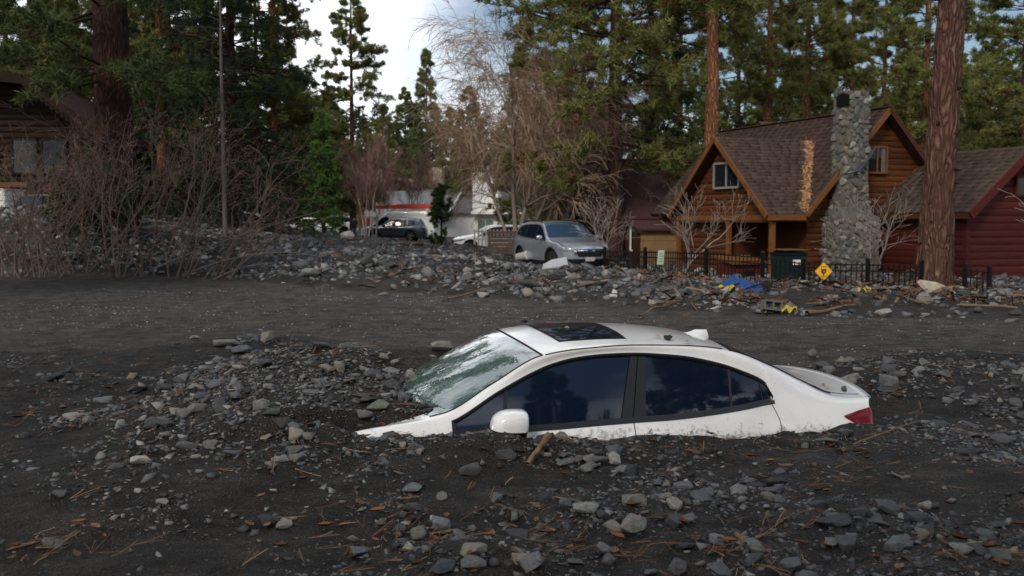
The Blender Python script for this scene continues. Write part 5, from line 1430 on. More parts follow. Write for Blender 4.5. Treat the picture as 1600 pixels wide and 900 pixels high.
# thick pine by the fence
M['bark_thick'] = bark_mat('reddish_pine_bark', (.105, .050, .034), (.215, .118, .084), sc=6, crack=(.060, .032, .024))
SPECIES['thick'] = conifer(31, 28, 9.5, 4.8, 90, r0=.34, twigs=9, per=5, green=oliv, bark=M['bark_brown'], lean=(.0, 0))
SPECIES['thick']['trunk'] = trunk_mesh('trunk', 28, .345, .10, M['bark_thick'], lean=(.0, 0), flare=.55, ns=48, nk=220, rough=.075, zb=-.6, sd=3)
tp_ = T('thick', 1459, 21.6, 'thick rough barked pine trunk standing at the iron fence', rz=0)
tp_.rotation_euler = (0, R_(3.0), .5)
for i in range(34):                                       # knots and branch stubs
    z = .6 + i * .26 + random.uniform(-.1, .1); a = random.uniform(0, 6.28); r = .345 * (1 - z / 28 * .7); l = random.uniform(.03, .10)
    MB().tube([(r * .9 * math.cos(a), r * .9 * math.sin(a), z), ((r + l) * math.cos(a), (r + l) * math.sin(a), z - .02)], [random.uniform(.03, .06), .02], 7).obj('branch_stub', M['bark_dark'], tp_)
# forest on the slopes behind
def far_forest():
    r = np.random.default_rng(91); Vs, Cs, n = [], [], 0
    for i in range(215):
        d = r.uniform(112, 235); x = r.uniform(-.62, .62) * d
        if 20 < x < 110 and r.random() < .45: continue
        hgt = r.uniform(8, 15); z = float(H(x, d, False)); m = 120
        q = r.random(m); rad = hgt * .19 * (1 - q) ** .8 + .2; a = r.uniform(0, 6.28, m)
        C = np.stack([x + rad * np.cos(a), d + rad * np.sin(a), z + hgt * (.1 + .9 * q)], 1)
        g = np.array([.035, .050, .022]) * r.uniform(.6, 1.5) * np.array([r.uniform(.9, 1.3), 1, 1])
        V, F_, c = tufts(C, np.tile([0, 0, .2], (m, 1)), 7, .5, 1.0, .14, .4, np.repeat([g], m, 0) * r.uniform(.6, 1.4, (m, 1)), r)
        Vs.append(V); Cs.append(c)
    V = np.concatenate(Vs)
    o = inst('forest', np_mesh('forest', V, np.arange(len(V)).reshape(-1, 3), M['needles'], False, np.concatenate(Cs))); tag(o, 'distant pine forest covering the slopes behind the houses', 'forest', kind='stuff')
far_forest()

# ------------------------------------------------------------------ bare trees and bushes
def grow(par, rp, nchild, L_, ang, r, K=7, grav=0., wob=.12, up=0., tmin=.3, rk=.55):
    N, Kp = par.shape[:2]
    t = r.uniform(tmin, 1.0, (N, nchild)); k = np.clip((t * (Kp - 1)).astype(int), 0, Kp - 2); f = (t * (Kp - 1) - k)[..., None]; bi = np.arange(N)[:, None]
    B = par[bi, k] * (1 - f) + par[bi, k + 1] * f; D = unit(par[bi, k + 1] - par[bi, k])
    R0 = rp[bi, k] * rk
    D = unit(D * np.cos(ang) + unit(np.cross(D, r.normal(size=D.shape))) * np.sin(ang) * r.uniform(.6, 1.3, D.shape[:2] + (1,)))
    B = B.reshape(-1, 3); D = D.reshape(-1, 3); R0 = R0.reshape(-1); M_ = len(B)
    ll = (L_[0] + (L_[1] - L_[0]) * r.random(M_))
    P = np.zeros((M_, K, 3)); P[:, 0] = B
    for i in range(1, K):
        D = unit(D + r.normal(0, wob, D.shape) + np.array([0, 0, up - grav * (i / K)]))
        P[:, i] = P[:, i - 1] + D * (ll / (K - 1))[:, None]
    Rd = R0[:, None] * (1 - .8 * np.linspace(0, 1, K))[None]
    return P, Rd
def stems(n, h, spread, r, r0, K=9, wob=.08, base=.15, lean=(0, 0)):
    P = np.zeros((n, K, 3)); a = r.uniform(0, 6.28, n); P[:, 0, :2] = np.stack([np.cos(a), np.sin(a)], 1) * base * r.random((n, 1)); P[:, 0, 2] = -.25
    D = unit(np.stack([np.cos(a) * spread * r.uniform(.2, 1, n) + lean[0], np.sin(a) * spread * r.uniform(.2, 1, n) + lean[1], np.ones(n)], 1)); hh = h * r.uniform(.6, 1, n)
    for i in range(1, K):
        D = unit(D + r.normal(0, wob, D.shape)); P[:, i] = P[:, i - 1] + D * (hh / (K - 1))[:, None]
    return P, r0 * r.uniform(.6, 1, n)[:, None] * (1 - .75 * np.linspace(0, 1, K))[None]
def bare(sd, st, levels, col, minr=.003):
    r = np.random.default_rng(sd); cur = stems(r=r, **st); parts = [cur + (6,)]
    for lv in levels:
        cur = grow(cur[0], cur[1], r=r, **lv); parts.append(cur + (3,))
    out = {}; V0, F0 = ptubes(parts[0][0], np.maximum(parts[0][1], minr), 7)
    out['trunk'] = np_mesh('trunk', V0, F0, M['twig'], True, np.tile(np.array(col[0]), (len(V0), 1)) * r.uniform(.8, 1.2, (len(V0), 1)))
    Vs, Fs, Cs, off = [], [], [], 0
    for i, (P, Rd, ns) in enumerate(parts[1:]):
        V, F_ = ptubes(P, np.maximum(Rd, minr), 3 if i else 5); Vs.append(V); Cs.append(np.repeat(np.array(col[min(i + 1, len(col) - 1)])[None] * r.uniform(.6, 1.35, (len(P), 1)), len(V) // len(P), 0))
        if F_.size: Fs.append(F_ + off); off += len(V)
    out['crown'] = np_mesh('twigs', np.concatenate(Vs), np.concatenate(Fs), M['twig'], False, np.concatenate(Cs))
    return out
def bare_tree(kind, px, d, label, name='bare_tree', sc=1.0, rz=None, cat='tree', z=None, group=None):
    sp = SPECIES[kind]; x = (px - 800) / F_PX * d
    o = empty(name, (x, d, float(H(x, d, False)) if z is None else z), rng.uniform(0, 6.28) if rz is None else rz); o.scale = (sc, sc, sc); tag(o, label, cat, group)
    inst('trunk', sp['trunk'], o); inst('twigs', sp['crown'], o)['kind'] = 'stuff'; return o
GB = ((.13, .098, .085), (.17, .12, .10), (.20, .14, .115), (.21, .145, .118))
for i in range(4):
    SPECIES['bush%d' % i] = bare(50 + i, dict(n=9, h=4.6, spread=.75, r0=.026, base=.40, wob=.12), [dict(nchild=5, L_=(.7, 1.7), ang=.6, wob=.16, up=.04, rk=.6), dict(nchild=3, L_=(.3, .9), ang=.8, wob=.2, up=.03, rk=.6, K=5), dict(nchild=2, L_=(.12, .35), ang=.8, wob=.2, rk=.6, K=4)], GB, .0034)
for i, (px, d, s, w) in enumerate([(60, 25.6, .95, 'leftmost bare bush in front of the chalet'), (118, 26.4, .85, 'bare bush between the leftmost bush and the huge red trunk'), (185, 25.4, 1.05, 'bare bush in front of the huge red trunk'), (245, 25.6, 1.15, 'tallest bare bush with pale upright stems'), (290, 25.0, 1.0, 'bare bush leaning right on the road edge'), (345, 24.6, .8, 'low bare bush with stems bending over the rubble'), (20, 26.2, .9, 'bare bush at the left edge covering the chalet wall'), (88, 27.0, .95, 'bare bush in front of the chalet corner window')]):
    o = bare_tree('bush%d' % (i % 4), px, d, w, 'bare_bush', s, cat='bush', group='bare bushes along the track')
    if px > 270: o.rotation_euler = (0, R_(28 if px < 320 else 40), .5)
# fallen long stems of the bush
for i, (a, b, h) in enumerate([((300, 425, 25), (470, 395, 24), .55), ((330, 440, 24.4), (420, 412, 24), .35), ((240, 420, 25.2), (500, 330, 25.5), .3)]):
    p, q = at(*a), at(*b); mid = (p + q) / 2 + np.array([0, 0, h * .6])
    pts = [p * (1 - t) ** 2 + 2 * mid * t * (1 - t) + q * t * t for t in np.linspace(0, 1, 9)]
    o = inst('fallen_branch', np_mesh('fallen_branch', *ptubes(np.array([pts]), np.linspace(.03, .008, 9)[None], 6), pm('grey_stick', (.14, .115, .10), .85), True)); tag(o, ['long grey stem arching over the rubble right of the bushes', 'pale stick lying at the foot of the rubble bank', 'thin stem reaching far right over the bank'][i], 'branch')
GW = ((.24, .20, .175), (.27, .215, .175), (.32, .245, .185), (.35, .25, .18))
SPECIES['willow'] = bare(71, dict(n=4, h=8.5, spread=.34, r0=.14, base=.3, wob=.07), [dict(nchild=11, L_=(2.0, 4.4), ang=.75, wob=.12, up=.06, grav=.10, rk=.5, K=8), dict(nchild=10, L_=(.9, 2.2), ang=.7, wob=.14, grav=.28, rk=.5, K=6), dict(nchild=10, L_=(.5, 1.3), ang=.6, wob=.16, grav=.35, rk=.6, K=5)], GW, .008)
bare_tree('willow', 806, 41, 'large tangled brown willow left of the silver wagon', sc=.96, rz=1.2)
bare_tree('willow', 885, 43, 'tangled grey willow drooping behind the silver wagon', sc=.78, rz=3.4)
bare_tree('willow', 838, 50, 'brown willow behind the large tangled one', sc=.95, rz=5.0)
GP = ((.38, .32, .29), (.30, .215, .19), (.27, .175, .155), (.26, .155, .135))
SPECIES['aspen'] = bare(72, dict(n=3, h=8.5, spread=.16, r0=.09, base=.35, wob=.05), [dict(nchild=12, L_=(1.2, 2.8), ang=.5, wob=.08, up=.12, rk=.4, K=6), dict(nchild=8, L_=(.5, 1.3), ang=.5, wob=.1, up=.08, rk=.5, K=5), dict(nchild=4, L_=(.3, .7), ang=.5, wob=.1, up=.06, rk=.7, K=4)], GP, .011)
for i, (px, d, s, w) in enumerate([(574, 66, .85, 'pinkish bare aspen above the front of the van'), (600, 86, .95, 'pinkish bare aspen behind the van roof'), (648, 84, .9, 'white stemmed aspen in front of the grey house roof'), (525, 74, .8, 'small pinkish aspen right of the green cedar'), (585, 70, .75, 'bare aspen between the cedar and the white stemmed one'), (690, 112, .9, 'hazy bare aspen beside the stone chimney far back')]):
    bare_tree('aspen', px, d, w, sc=s)
GL = ((.22, .195, .175), (.25, .22, .20), (.26, .225, .20))
SPECIES['yard'] = bare(73, dict(n=1, h=1.7, spread=.3, r0=.10, base=.02, wob=.12), [dict(nchild=7, L_=(1.2, 2.2), ang=.85, wob=.16, up=.05, rk=.75, tmin=.45, K=8), dict(nchild=5, L_=(.5, 1.1), ang=.7, wob=.15, up=.05, rk=.6, K=6), dict(nchild=5, L_=(.2, .5), ang=.7, wob=.15, up=.04, rk=.6, K=4)], GL, .006)
bare_tree('yard', 1352, 23.2, 'pale bare tree between the chimney and the thick pine', sc=.8, rz=.5, z=-.1)
bare_tree('yard', 1062, 27.5, 'pale bare tree beside the plywood shed', sc=.9, rz=2.2, z=-.1)
bare_tree('yard', 955, 31.5, 'small grey bare tree right behind the silver wagon', sc=.85, rz=4.0, z=-.1)
bare_tree('yard', 1622, 21.5, 'bare branches reaching in from the right edge', sc=.9, rz=1.0, z=.2)
# grey dead trunk with stubs of branches
dt = bare(74, dict(n=1, h=13, spread=.01, r0=.085, base=.01, wob=.008), [dict(nchild=46, L_=(.7, 2.0), ang=1.35, wob=.12, grav=.03, rk=.18, tmin=.12, K=6), dict(nchild=2, L_=(.3, .7), ang=.7, wob=.1, rk=.6, K=4)], ((.11, .10, .093), (.085, .075, .07), (.085, .075, .07)), .006)
SPECIES['dead'] = dt
bare_tree('dead', 353, 31, 'slender grey dead trunk in front of the dark fir', name='dead_tree', z=.3)
T('sapling', 690, 43, 'young green pine in front of the white house', name='pine_sapling', sc=.86, z=.15)
# low green shrubs at the chalet
SPECIES['shrub'] = conifer(77, 1.3, .05, .95, 60, kind='fir', r0=.03, twigs=6, per=3, blades=8, bl=(.07, .12), bw=.03, green=((.020, .040, .014), (.045, .075, .022)), dead=0, elev=(1.0, .5), prof=lambda q: (1 - q * .6))
for px, d, w in [(110, 30, 'low green shrub at the corner of the chalet'), (165, 28.5, 'low green shrub at the foot of the huge trunk')]: T('shrub', px, d, w, name='shrub', z=1.1)['category'] = 'shrub'
# pines behind the viewer, mirrored in the car windows
for i, (x, y, k, s, w) in enumerate([(-14, -9, 'pine_b', 1.0, 'pine mirrored in the lower windshield of the sedan'), (-6, -13, 'pine_a', .95, 'pine mirrored in the front side window of the sedan'), (1.5, -11, 'pine_a', .8, 'pine mirrored low in the rear side window'), (9, -14, 'bigpine', .95, 'broad dark pine mirrored in the rear side window'), (-18, 6, 'pine_b', 1.0, 'pine left of the viewer mirrored in the windshield'), (-13, 16, 'pine_b', 1.1, 'pine beyond the left edge mirrored in the windshield'), (17, -6, 'pine_a', 1.0, 'pine mirrored at the end of the rear side window'), (9.5, -4, 'pine_a', .68, 'near pine mirrored across the front side window'), (-24, -2, 'bigpine', .9, 'broad pine mirrored in the windshield top')]):
    plant(k, x, y, w, sc=s)

# ------------------------------------------------------------------ parked vehicles
SUV = dict(
    u=(.25, 4.62), n=80, ws=(1.35, 2.15), bl=(4.25, 4.56), dlo=(1.45, 4.33), cuts=[1.40, 2.42, 3.45], hood=.30,
    c0=[(.25, .0, .86), (.5, .35, .97), (.9, .8, 1.04), (1.2, 1.05, 1.085), (1.35, 1.18, 1.12), (1.7, 1.55, 1.35), (2.15, 2.05, 1.60), (2.6, 2.55, 1.655), (3.2, 3.2, 1.66), (3.9, 3.9, 1.63), (4.25, 4.32, 1.585), (4.45, 4.55, 1.35), (4.56, 4.68, 1.12), (4.62, 4.74, 1.0)],
    c1=[(.25, .62, .82), (.5, .68, .93), (.9, .73, 1.0), (1.2, .78, 1.06), (1.35, .79, 1.10), (1.7, .74, 1.31), (2.15, .66, 1.55), (2.6, .635, 1.60), (3.2, .63, 1.61), (3.9, .62, 1.585), (4.25, .62, 1.545), (4.45, .66, 1.33), (4.56, .70, 1.11), (4.62, .72, 1.0)],
    c2=[(.25, .80), (.5, .90), (.9, .96), (1.2, 1.02), (1.45, 1.06), (1.6, 1.13), (1.8, 1.25), (2.0, 1.37), (2.2, 1.46), (2.5, 1.515), (2.9, 1.53), (3.4, 1.525), (3.9, 1.48), (4.15, 1.41), (4.28, 1.30), (4.33, 1.20), (4.45, 1.12), (4.56, 1.06), (4.62, .98)],
    c3=[(.25, .70), (.9, .92), (1.2, .97), (1.45, 1.0), (2, 1.02), (3, 1.05), (3.9, 1.10), (4.28, 1.15), (4.33, 1.14), (4.45, 1.08), (4.56, 1.02), (4.62, .94)],
    tside=[(.2, .86), (.4, .92), (.7, .935), (.9, .93), (1.0, .90), (1.05, .875), (1.3, .78), (1.5, .70), (1.66, .62)],
    taper=[(0, .80), (.25, .84), (.6, .94), (1.0, 1), (3.8, 1), (4.3, .96), (4.62, .90)],
    front=[(.2, .06), (.5, -.04), (.7, -.05), (.9, .0)], rear=[(.2, 4.76), (.5, 4.85), (.7, 4.85), (.9, 4.80), (1.0, 4.76)],
    arch=[(.93, .36, .43), (3.68, .36, .43)], sill=.24,
    panes=[(1.5, 2.40), (2.48, 3.38), (3.46, 4.27)], pillars=[(2.39, 2.49, 'pillar_trim', -.001), (3.37, 3.47, 'pillar_trim', .004)], wsmat=None)
SUV['wsmat'] = pm('sky_toned_windshield', (.025, .055, .10), .03, ior=1.7)  # blue of the reflected sky is painted into the base colour
VAN = dict(
    u=(.2, 5.45), n=80, ws=(.85, 1.75), bl=(5.40, 5.43), dlo=(1.05, 2.15), cuts=[1.0, 2.2], hood=.25,
    c0=[(.2, .0, 1.0), (.5, .35, 1.14), (.85, .75, 1.28), (1.3, 1.15, 1.72), (1.75, 1.62, 2.18), (2.2, 2.15, 2.42), (2.8, 2.8, 2.48), (4.2, 4.2, 2.48), (5.2, 5.25, 2.45), (5.40, 5.5, 2.38), (5.45, 5.56, 2.30)],
    c1=[(.2, .68, .95), (.5, .76, 1.10), (.85, .86, 1.24), (1.3, .84, 1.66), (1.75, .80, 2.08), (2.2, .78, 2.32), (2.8, .78, 2.38), (4.2, .78, 2.38), (5.2, .78, 2.35), (5.40, .77, 2.28), (5.45, .76, 2.22)],
    c2=[(.2, .88), (.5, 1.0), (.85, 1.12), (1.05, 1.24), (1.3, 1.50), (1.6, 1.78), (1.85, 1.90), (2.1, 1.92), (2.15, 1.90), (2.25, 1.9), (5.45, 1.9)],
    c3=[(.2, .80), (.85, 1.04), (1.05, 1.14), (1.6, 1.20), (2.15, 1.20), (2.25, 1.25), (5.45, 1.25)],
    tside=[(.3, .96), (.5, 1.0), (.9, 1.01), (1.2, 1.0), (1.6, .965), (1.9, .93), (2.4, .80)],
    taper=[(0, .86), (.2, .90), (.6, .97), (1.0, 1), (5.0, 1), (5.45, .985)],
    front=[(.2, .06), (.5, -.03), (.7, -.03), (1.0, .0)], rear=[(.2, 5.62), (.6, 5.62), (2.4, 5.58)],
    arch=[(1.0, .36, .43), (4.5, .36, .43)], sill=.30,
    panes=[(1.10, 2.10)], pillars=[(2.08, 2.12, 'window_divider', .004)])
def wheel(car, x, sg, r=.36, y=.80):
    w = empty('wheel', (x, -sg * y, r), 0, car['root'])
    MB().lathe([(r * .62, -.11), (r * .93, -.115), (r, -.07), (r, .07), (r * .93, .115), (r * .62, .11)], 30, 'y').obj('tyre', M['black_rubber'], w, True)
    mb = MB(); o = -sg
    mb.lathe([(r * .60, o * .10), (r * .64, o * .105), (r * .64, o * .06)], 30, 'y')
    for k in range(5):
        a = 2 * math.pi * k / 5; mb.bar((math.cos(a) * .05, o * .085, math.sin(a) * .05), (math.cos(a) * r * .62, o * .085, math.sin(a) * r * .62), .06, .03, up=(0, 1, 0))
    mb.lathe([(0, o * .10), (.06, o * .10), (.06, o * .06)], 16, 'y'); mb.obj('rim', M['rim'], w)
    MB().lathe([(0, o * .02), (r * .63, o * .02)], 24, 'y').obj('brake_disc', M['dark_inside'], w)
def detail_suv(car, sp, wx=(.93, 3.68), plate=True, rails=True, lo=M['black_trim']):
    root = car['root']; fa = car['front_at']
    for sg in (1, -1):
        for x in wx:
            wheel(car, x, sg)
            G = []
            for a in np.linspace(-.12, math.pi + .12, 22):
                row = []
                for rr, off in ((.40, -.05), (.405, .018), (.475, .014)):
                    s = x + rr * math.cos(a); z = max(.22, .36 + rr * math.sin(a)); row.append((s, -sg * (car['tside'](s, z) + off), z))
                G.append(row)
            mb = MB(); mb.grid(G); mb.obj('wheel_arch', lo, root, True)
            MB().lathe([(0, 0), (.44, 0)], 24, 'y', (x, -sg * .62, .36)).obj('arch_liner', M['dark_inside'], root)
        zl = lambda w: float(np.interp(w, [0, .5, 1], [.80, .70, .68])); zh = lambda w: float(np.interp(w, [0, .5, 1], [.84, .82, .78]))
        wrap_lamp(car, 'headlight', sp, .62, .48, zl, zh, M['head_lens'], sg, rear=False, off=.008)
        zl2 = lambda w: float(np.interp(w, [0, 1], [.86, .80])); zh2 = lambda w: float(np.interp(w, [0, .5, 1], [.93, .95, .92]))
        wrap_lamp(car, 'tail_lamp', sp, 4.42, .45, zl2, zh2, M['red_lens'], sg)
        mz = 1.07; s = 1.62; y = car['tside'](s, mz)
        V = []
        for i in range(9):
            th = math.pi * i / 8
            V.append([(s + .06 * math.sin(th) * math.cos(p) ** 1, -sg * (y + .16 + .11 * math.sin(th) * math.sin(p)), mz + .05 + .075 * math.cos(th)) for p in np.linspace(0, 2 * math.pi, 15)])
        mb = MB(); mb.grid(V); mb.obj('mirror', car['paint'], root, True)
        MB().bar((s, -sg * (y - .02), mz), (s, -sg * (y + .1), mz + .02), .07, .04).obj('mirror_arm', M['black_trim'], root)
        if rails:
            pts = [(x, -sg * .635, float(car['c1'][1](x)) + (.06 if 2.5 < x < 4.0 else .0)) for x in (2.3, 2.55, 2.8, 3.3, 3.8, 4.0, 4.15)]
            MB().tube(pts, .028, 6).obj('roof_rail', M['black_trim'], root, True)
        G = [[(s_, -sg * (car['tside'](s_, z) + .008), z) for z in np.linspace(.22, .38, 4)] for s_ in np.linspace(1.40, 3.2, 12)]
        mb = MB(); mb.grid(G); mb.obj('sill_cladding', lo, root, True)
    def fpatch(nm, t0, t1, z0, z1, mat, off, taper=0):
        G = [[fa(t * (1 - taper * (1 - v)), z0 + (z1 - z0) * v, -off) for t in np.linspace(t0, t1, 14)] for v in np.linspace(0, 1, 6)]
        mb = MB(); mb.grid(G); return mb.obj(nm, mat, root, True)
    fpatch('grille', -.50, .50, .54, .78, M['black_trim'], .010, .25); fpatch('grille_bar', -.49, .49, .72, .755, M['chrome'], .022); fpatch('badge', -.07, .07, .70, .775, pm('badge_blue', (.03, .06, .18), .2, metal=.5), .032)
    for a in (-.47, .47): fpatch('grille_wing', a - .035, a + .035, .60, .74, M['chrome'], .018)
    fpatch('lower_bumper', -.78, .78, .24, .47, M['black_trim'], .012)
    if plate: fpatch('licence_plate', -.16, .16, .40, .53, pm('plate', (.55, .56, .58), .5, var=(.35, .37, .42), scale=14), .03)
def mk_suv(name, label, paint_m, px, py, d, yaw, sc=(1, 1, 1), cat='car', rails=True, roll=0, pitch=0, sp=SUV, origin=(2.3, 0, 0)):
    """px, py: where the middle of the roof shows; yaw: turn of the nose, 0 = nose to the left"""
    car = build_vehicle(name, sp, paint_m, label, cat); car['paint'] = paint_m
    p = at(px, py, d); top = 1.68 * sc[2]
    Mx = Matrix.Translation((p[0], p[1], p[2] - top)) @ Matrix.Rotation(yaw, 4, 'Z') @ Matrix.Rotation(roll, 4, 'X') @ Matrix.Rotation(pitch, 4, 'Y') @ Matrix.Diagonal((sc[0], sc[1], sc[2], 1)) @ Matrix.Translation((-origin[0], 0, 0))
    car['root'].matrix_world = Mx
    return car
sil = mk_suv('silver_wagon', 'silver station wagon with black roof rails stuck in the rubble', M['silver_paint'], 876, 343.5, 33.0, R_(110), cat='car', roll=0)
detail_suv(sil, SUV)
blu = mk_suv('blue_suv', 'dark slate blue crossover parked in front of the white van', M['blue_paint'], 617, 340, 73, R_(-4), (.94, .98, 1.0), rails=False)
detail_suv(blu, SUV, rails=False, plate=False)
van = build_vehicle('white_van', VAN, M['van_paint'], 'white work van carrying orange ladders on its roof', 'van')
def van_fit():
    p = at(628, 328, 80); v = van['root']
    v.matrix_world = Matrix.Translation((p[0], p[1], p[2] - 2.48)) @ Matrix.Rotation(R_(-7), 4, 'Z') @ Matrix.Diagonal((1.12, 1.05, 1.0, 1)) @ Matrix.Translation((-2.9, 0, 0))
    for sg in (1, -1):
        for x in (1.0, 4.5):
            wheel(van, x, sg, y=.86); MB().lathe([(0, 0), (.44, 0)], 24, 'y', (x, -sg * .66, .36)).obj('arch_liner', M['dark_inside'], v)
        wrap_lamp(van, 'headlight', VAN, .42, .5, lambda w: .78, lambda w: .95, M['clear_lens'], sg, rear=False)
    for x in (2.2, 3.4, 4.8): MB().box((x, -.85, 2.3), (x + .1, .85, 2.58)).obj('roof_rack', M['van_paint'], v)
    cu = bpy.data.curves.new('lettering', 'FONT'); cu.body = 'POTTER'; cu.size = .42; cu.extrude = .002
    t = bpy.data.objects.new('lettering_curve', cu); COL.objects.link(t)
    me = bpy.data.meshes.new_from_object(t.evaluated_get(bpy.context.evaluated_depsgraph_get())); bpy.data.objects.remove(t)
    me.materials.append(pm('grey_lettering', (.35, .38, .40), .6)); o = inst('lettering', me, v, (2.35, -.99, 1.62), (R_(82), 0, 0))
    om, rm, bm_ = pm('orange_ladder', (.68, .13, .03), .5), pm('red_ladder', (.62, .075, .03), .5), pm('blue_ladder', (.05, .16, .38), .5)
    for k, (m_, y0, z, x0, x1, lb) in enumerate([(rm, -.75, 2.66, 1.2, 5.3, 'red ladder on the near side of the van roof'), (om, -.1, 2.74, 1.6, 5.8, 'orange ladder on the middle of the van roof'), (bm_, .45, 2.80, 2.4, 5.6, 'blue ladder on the far side of the van roof')]):
        l = empty('ladder'); tag(l, lb, 'ladder', 'ladders on the van roof'); l.matrix_world = v.matrix_world.copy()
        for q in (0, .42): MB().box((x0, y0 + q, z - .10), (x1, y0 + q + .06, z + .16)).obj('ladder_rail', m_, l)
        for x in np.arange(x0 + .2, x1, .32): MB().bar((x, y0 + .03, z), (x, y0 + .44, z), .04).obj('rung', m_, l)
van_fit()
tr = mk_suv('white_pickup', 'white pickup seen between the young pine and the picket fence', M['van_paint'], 768, 350, 62, R_(10), (1.05, 1.0, 1.08), cat='pickup')
detail_suv(tr, SUV, rails=False, plate=False)
for i, (px, py, d, yaw, w) in enumerate([(440, 324, 104, 60, 'small white car far up the side street beside the cone'), (278, 316, 52, 15, 'white car roof showing behind the bare bushes'), (345, 329, 56, 20, 'pale car behind the grey dead trunk'), (512, 336, 84, 8, 'white car standing in front of the van nose'), (478, 339, 88, 2, 'white car left of the green cedar trunk'), (64, 302, 34, 100, 'white car in front of the chalet')]):
    c_ = mk_suv('white_car', w, M['van_paint'], px, py, d, R_(yaw)); c_['root']['group'] = 'white cars parked in the background'
    if i == 0 or i == 5: detail_suv(c_, SUV, rails=False, plate=False)
# white ribbed trailer at the left edge
def trailer():
    p = at(-5, 297, 33); t = empty('utility_trailer', (p[0], p[1], p[2] - 1.5), R_(4)); tag(t, 'white trailer with horizontal ribs at the left edge', 'trailer')
    for k in range(7): MB().box((-1.6, -.6, .3 + k * .17), (.5, .9, .46 + k * .17)).obj('side_rib', M['van_paint'], t, bevel=.015)
    MB().box((-1.66, -.62, 1.49), (.54, .94, 1.53)).obj('lid', M['van_paint'], t)
    MB().lathe([(.0, -.08), (.3, -.08), (.32, 0), (.3, .08), (0, .08)], 20, 'y', (-.5, -.7, .32)).obj('wheel', M['black_rubber'], t)
trailer()

# ------------------------------------------------------------------ person beside the van
def person():
    d = 70; p = at(553, 338, d); hgt = 1.76
    root = empty('person', (p[0], p[1], p[2] - hgt), R_(20)); tag(root, 'person in dark jacket and blue jeans standing left of the van', 'person')
    J = [(0, 0, .95), (0, 0, 1.15), (0, .01, 1.40), (0, 0, 1.50), (0, -.02, 1.58), (0, -.03, 1.69), (-.19, 0, 1.42), (-.25, .02, 1.15), (-.20, -.14, .98), (.19, 0, 1.42), (.25, .02, 1.15), (.22, -.14, .98), (-.10, 0, .90), (-.12, -.02, .50), (-.13, .02, .08), (-.13, -.14, .04), (.10, 0, .90), (.12, 0, .50), (.14, .03, .08), (.15, -.13, .04)]
    E = [(0, 1), (1, 2), (2, 3), (3, 4), (4, 5), (2, 6), (6, 7), (7, 8), (2, 9), (9, 10), (10, 11), (0, 12), (12, 13), (13, 14), (14, 15), (0, 16), (16, 17), (17, 18), (18, 19)]
    Rr = [.16, .155, .17, .07, .085, .085, .075, .055, .045, .075, .055, .045, .10, .075, .05, .04, .10, .075, .05, .04]
    me = bpy.data.meshes.new('body'); me.from_pydata(J, E, []); o = inst('body', me, root)
    md = o.modifiers.new('skin', 'SKIN'); md.use_smooth_shade = True
    sv = me.skin_vertices[0].data
    for i, q in enumerate(Rr): sv[i].radius = (q, q * .85)
    sv[0].use_root = True
    o.modifiers.new('sub', 'SUBSURF').levels = 1; o.modifiers['sub'].render_levels = 1
    m = bpy.data.materials.new('person_clothes'); m.use_nodes = True; n = m.node_tree.nodes; lk = m.node_tree.links.new
    tc = n.new('ShaderNodeTexCoord'); sx = n.new('ShaderNodeSeparateXYZ'); lk(tc.outputs['Object'], sx.inputs[0])
    r = n.new('ShaderNodeValToRGB'); r.color_ramp.interpolation = 'CONSTANT'; mp = n.new('ShaderNodeMath'); mp.operation = 'DIVIDE'; mp.inputs[1].default_value = 2.0; lk(sx.outputs['Z'], mp.inputs[0]); lk(mp.outputs[0], r.inputs['Fac'])
    e = r.color_ramp.elements; e[0].color = (.03, .025, .02, 1); e[1].position = .05; e[1].color = (.10, .15, .24, 1)
    q = e.new(.46); q.color = (.012, .012, .016, 1); q = e.new(.745); q.color = (.42, .25, .18, 1)
    lk(r.outputs['Color'], n['Principled BSDF'].inputs['Base Color']); me.materials.append(m)
    hc = MB(); V = []
    for i in range(7):
        th = math.pi * .55 * i / 6; V.append([(.088 * math.sin(th) * math.cos(a), -.015 + .10 * math.sin(th) * math.sin(a), 1.67 + .10 * math.cos(th)) for a in np.linspace(0, 6.2832, 15)])
    hc.grid(V); hc.obj('hair', pm('brown_hair', (.05, .03, .02), .7), root, True)
person()

# ------------------------------------------------------------------ yard clutter
# wheeled bin on the porch
def bin_(name, label, loc, rz, col, rot=None, sc=1.0):
    b = empty(name, loc, rz); tag(b, label, 'bin')
    if rot: b.rotation_euler = rot
    m = pm(name + '_plastic', col, .45, var=tuple(c * 1.5 for c in col), scale=5)
    G = []
    for z, w, d_ in ((0, .24, .26), (.08, .25, .27), (.95, .30, .36), (.97, .33, .39), (1.0, .33, .39)):
        G.append([(-w, -d_, z), (w, -d_, z), (w, d_, z), (-w, d_, z), (-w, -d_, z)])
    mb = MB(); mb.grid(G); mb.add(G[0][:4], [(0, 1, 2, 3)]); mb.obj('body', m, b)
    G = [[(x, y, 1.005 + .06 * (1 - (x / .34) ** 2) * (1 - (y / .41) ** 4) ) for x in np.linspace(-.34, .34, 7)] for y in np.linspace(-.41, .41, 7)]
    mb = MB(); mb.grid(G); mb.obj('lid', m, b, True)
    MB().tube([(-.25, .43, .93), (.25, .43, .93)], .018, 8).obj('handle', m, b)
    for s_ in (-1, 1): MB().lathe([(0, -.03), (.12, -.03), (.13, 0), (.12, .03), (0, .03)], 18, 'z', (0, 0, 0)).obj('wheel', M['black_rubber'], b, loc=(s_ * .28, .28, .13), rot=(0, R_(90), 0))
    return b
q = at(1231, 440, 24.6)
gb = bin_('wheelie_bin', 'dark green wheeled bin standing in front of the cabin porch', (q[0], q[1], -.30), .25, (.008, .018, .019))
MB().box((-.08, -.372, .72), (.12, -.362, .84)).obj('sticker', M['white_wall'], gb)
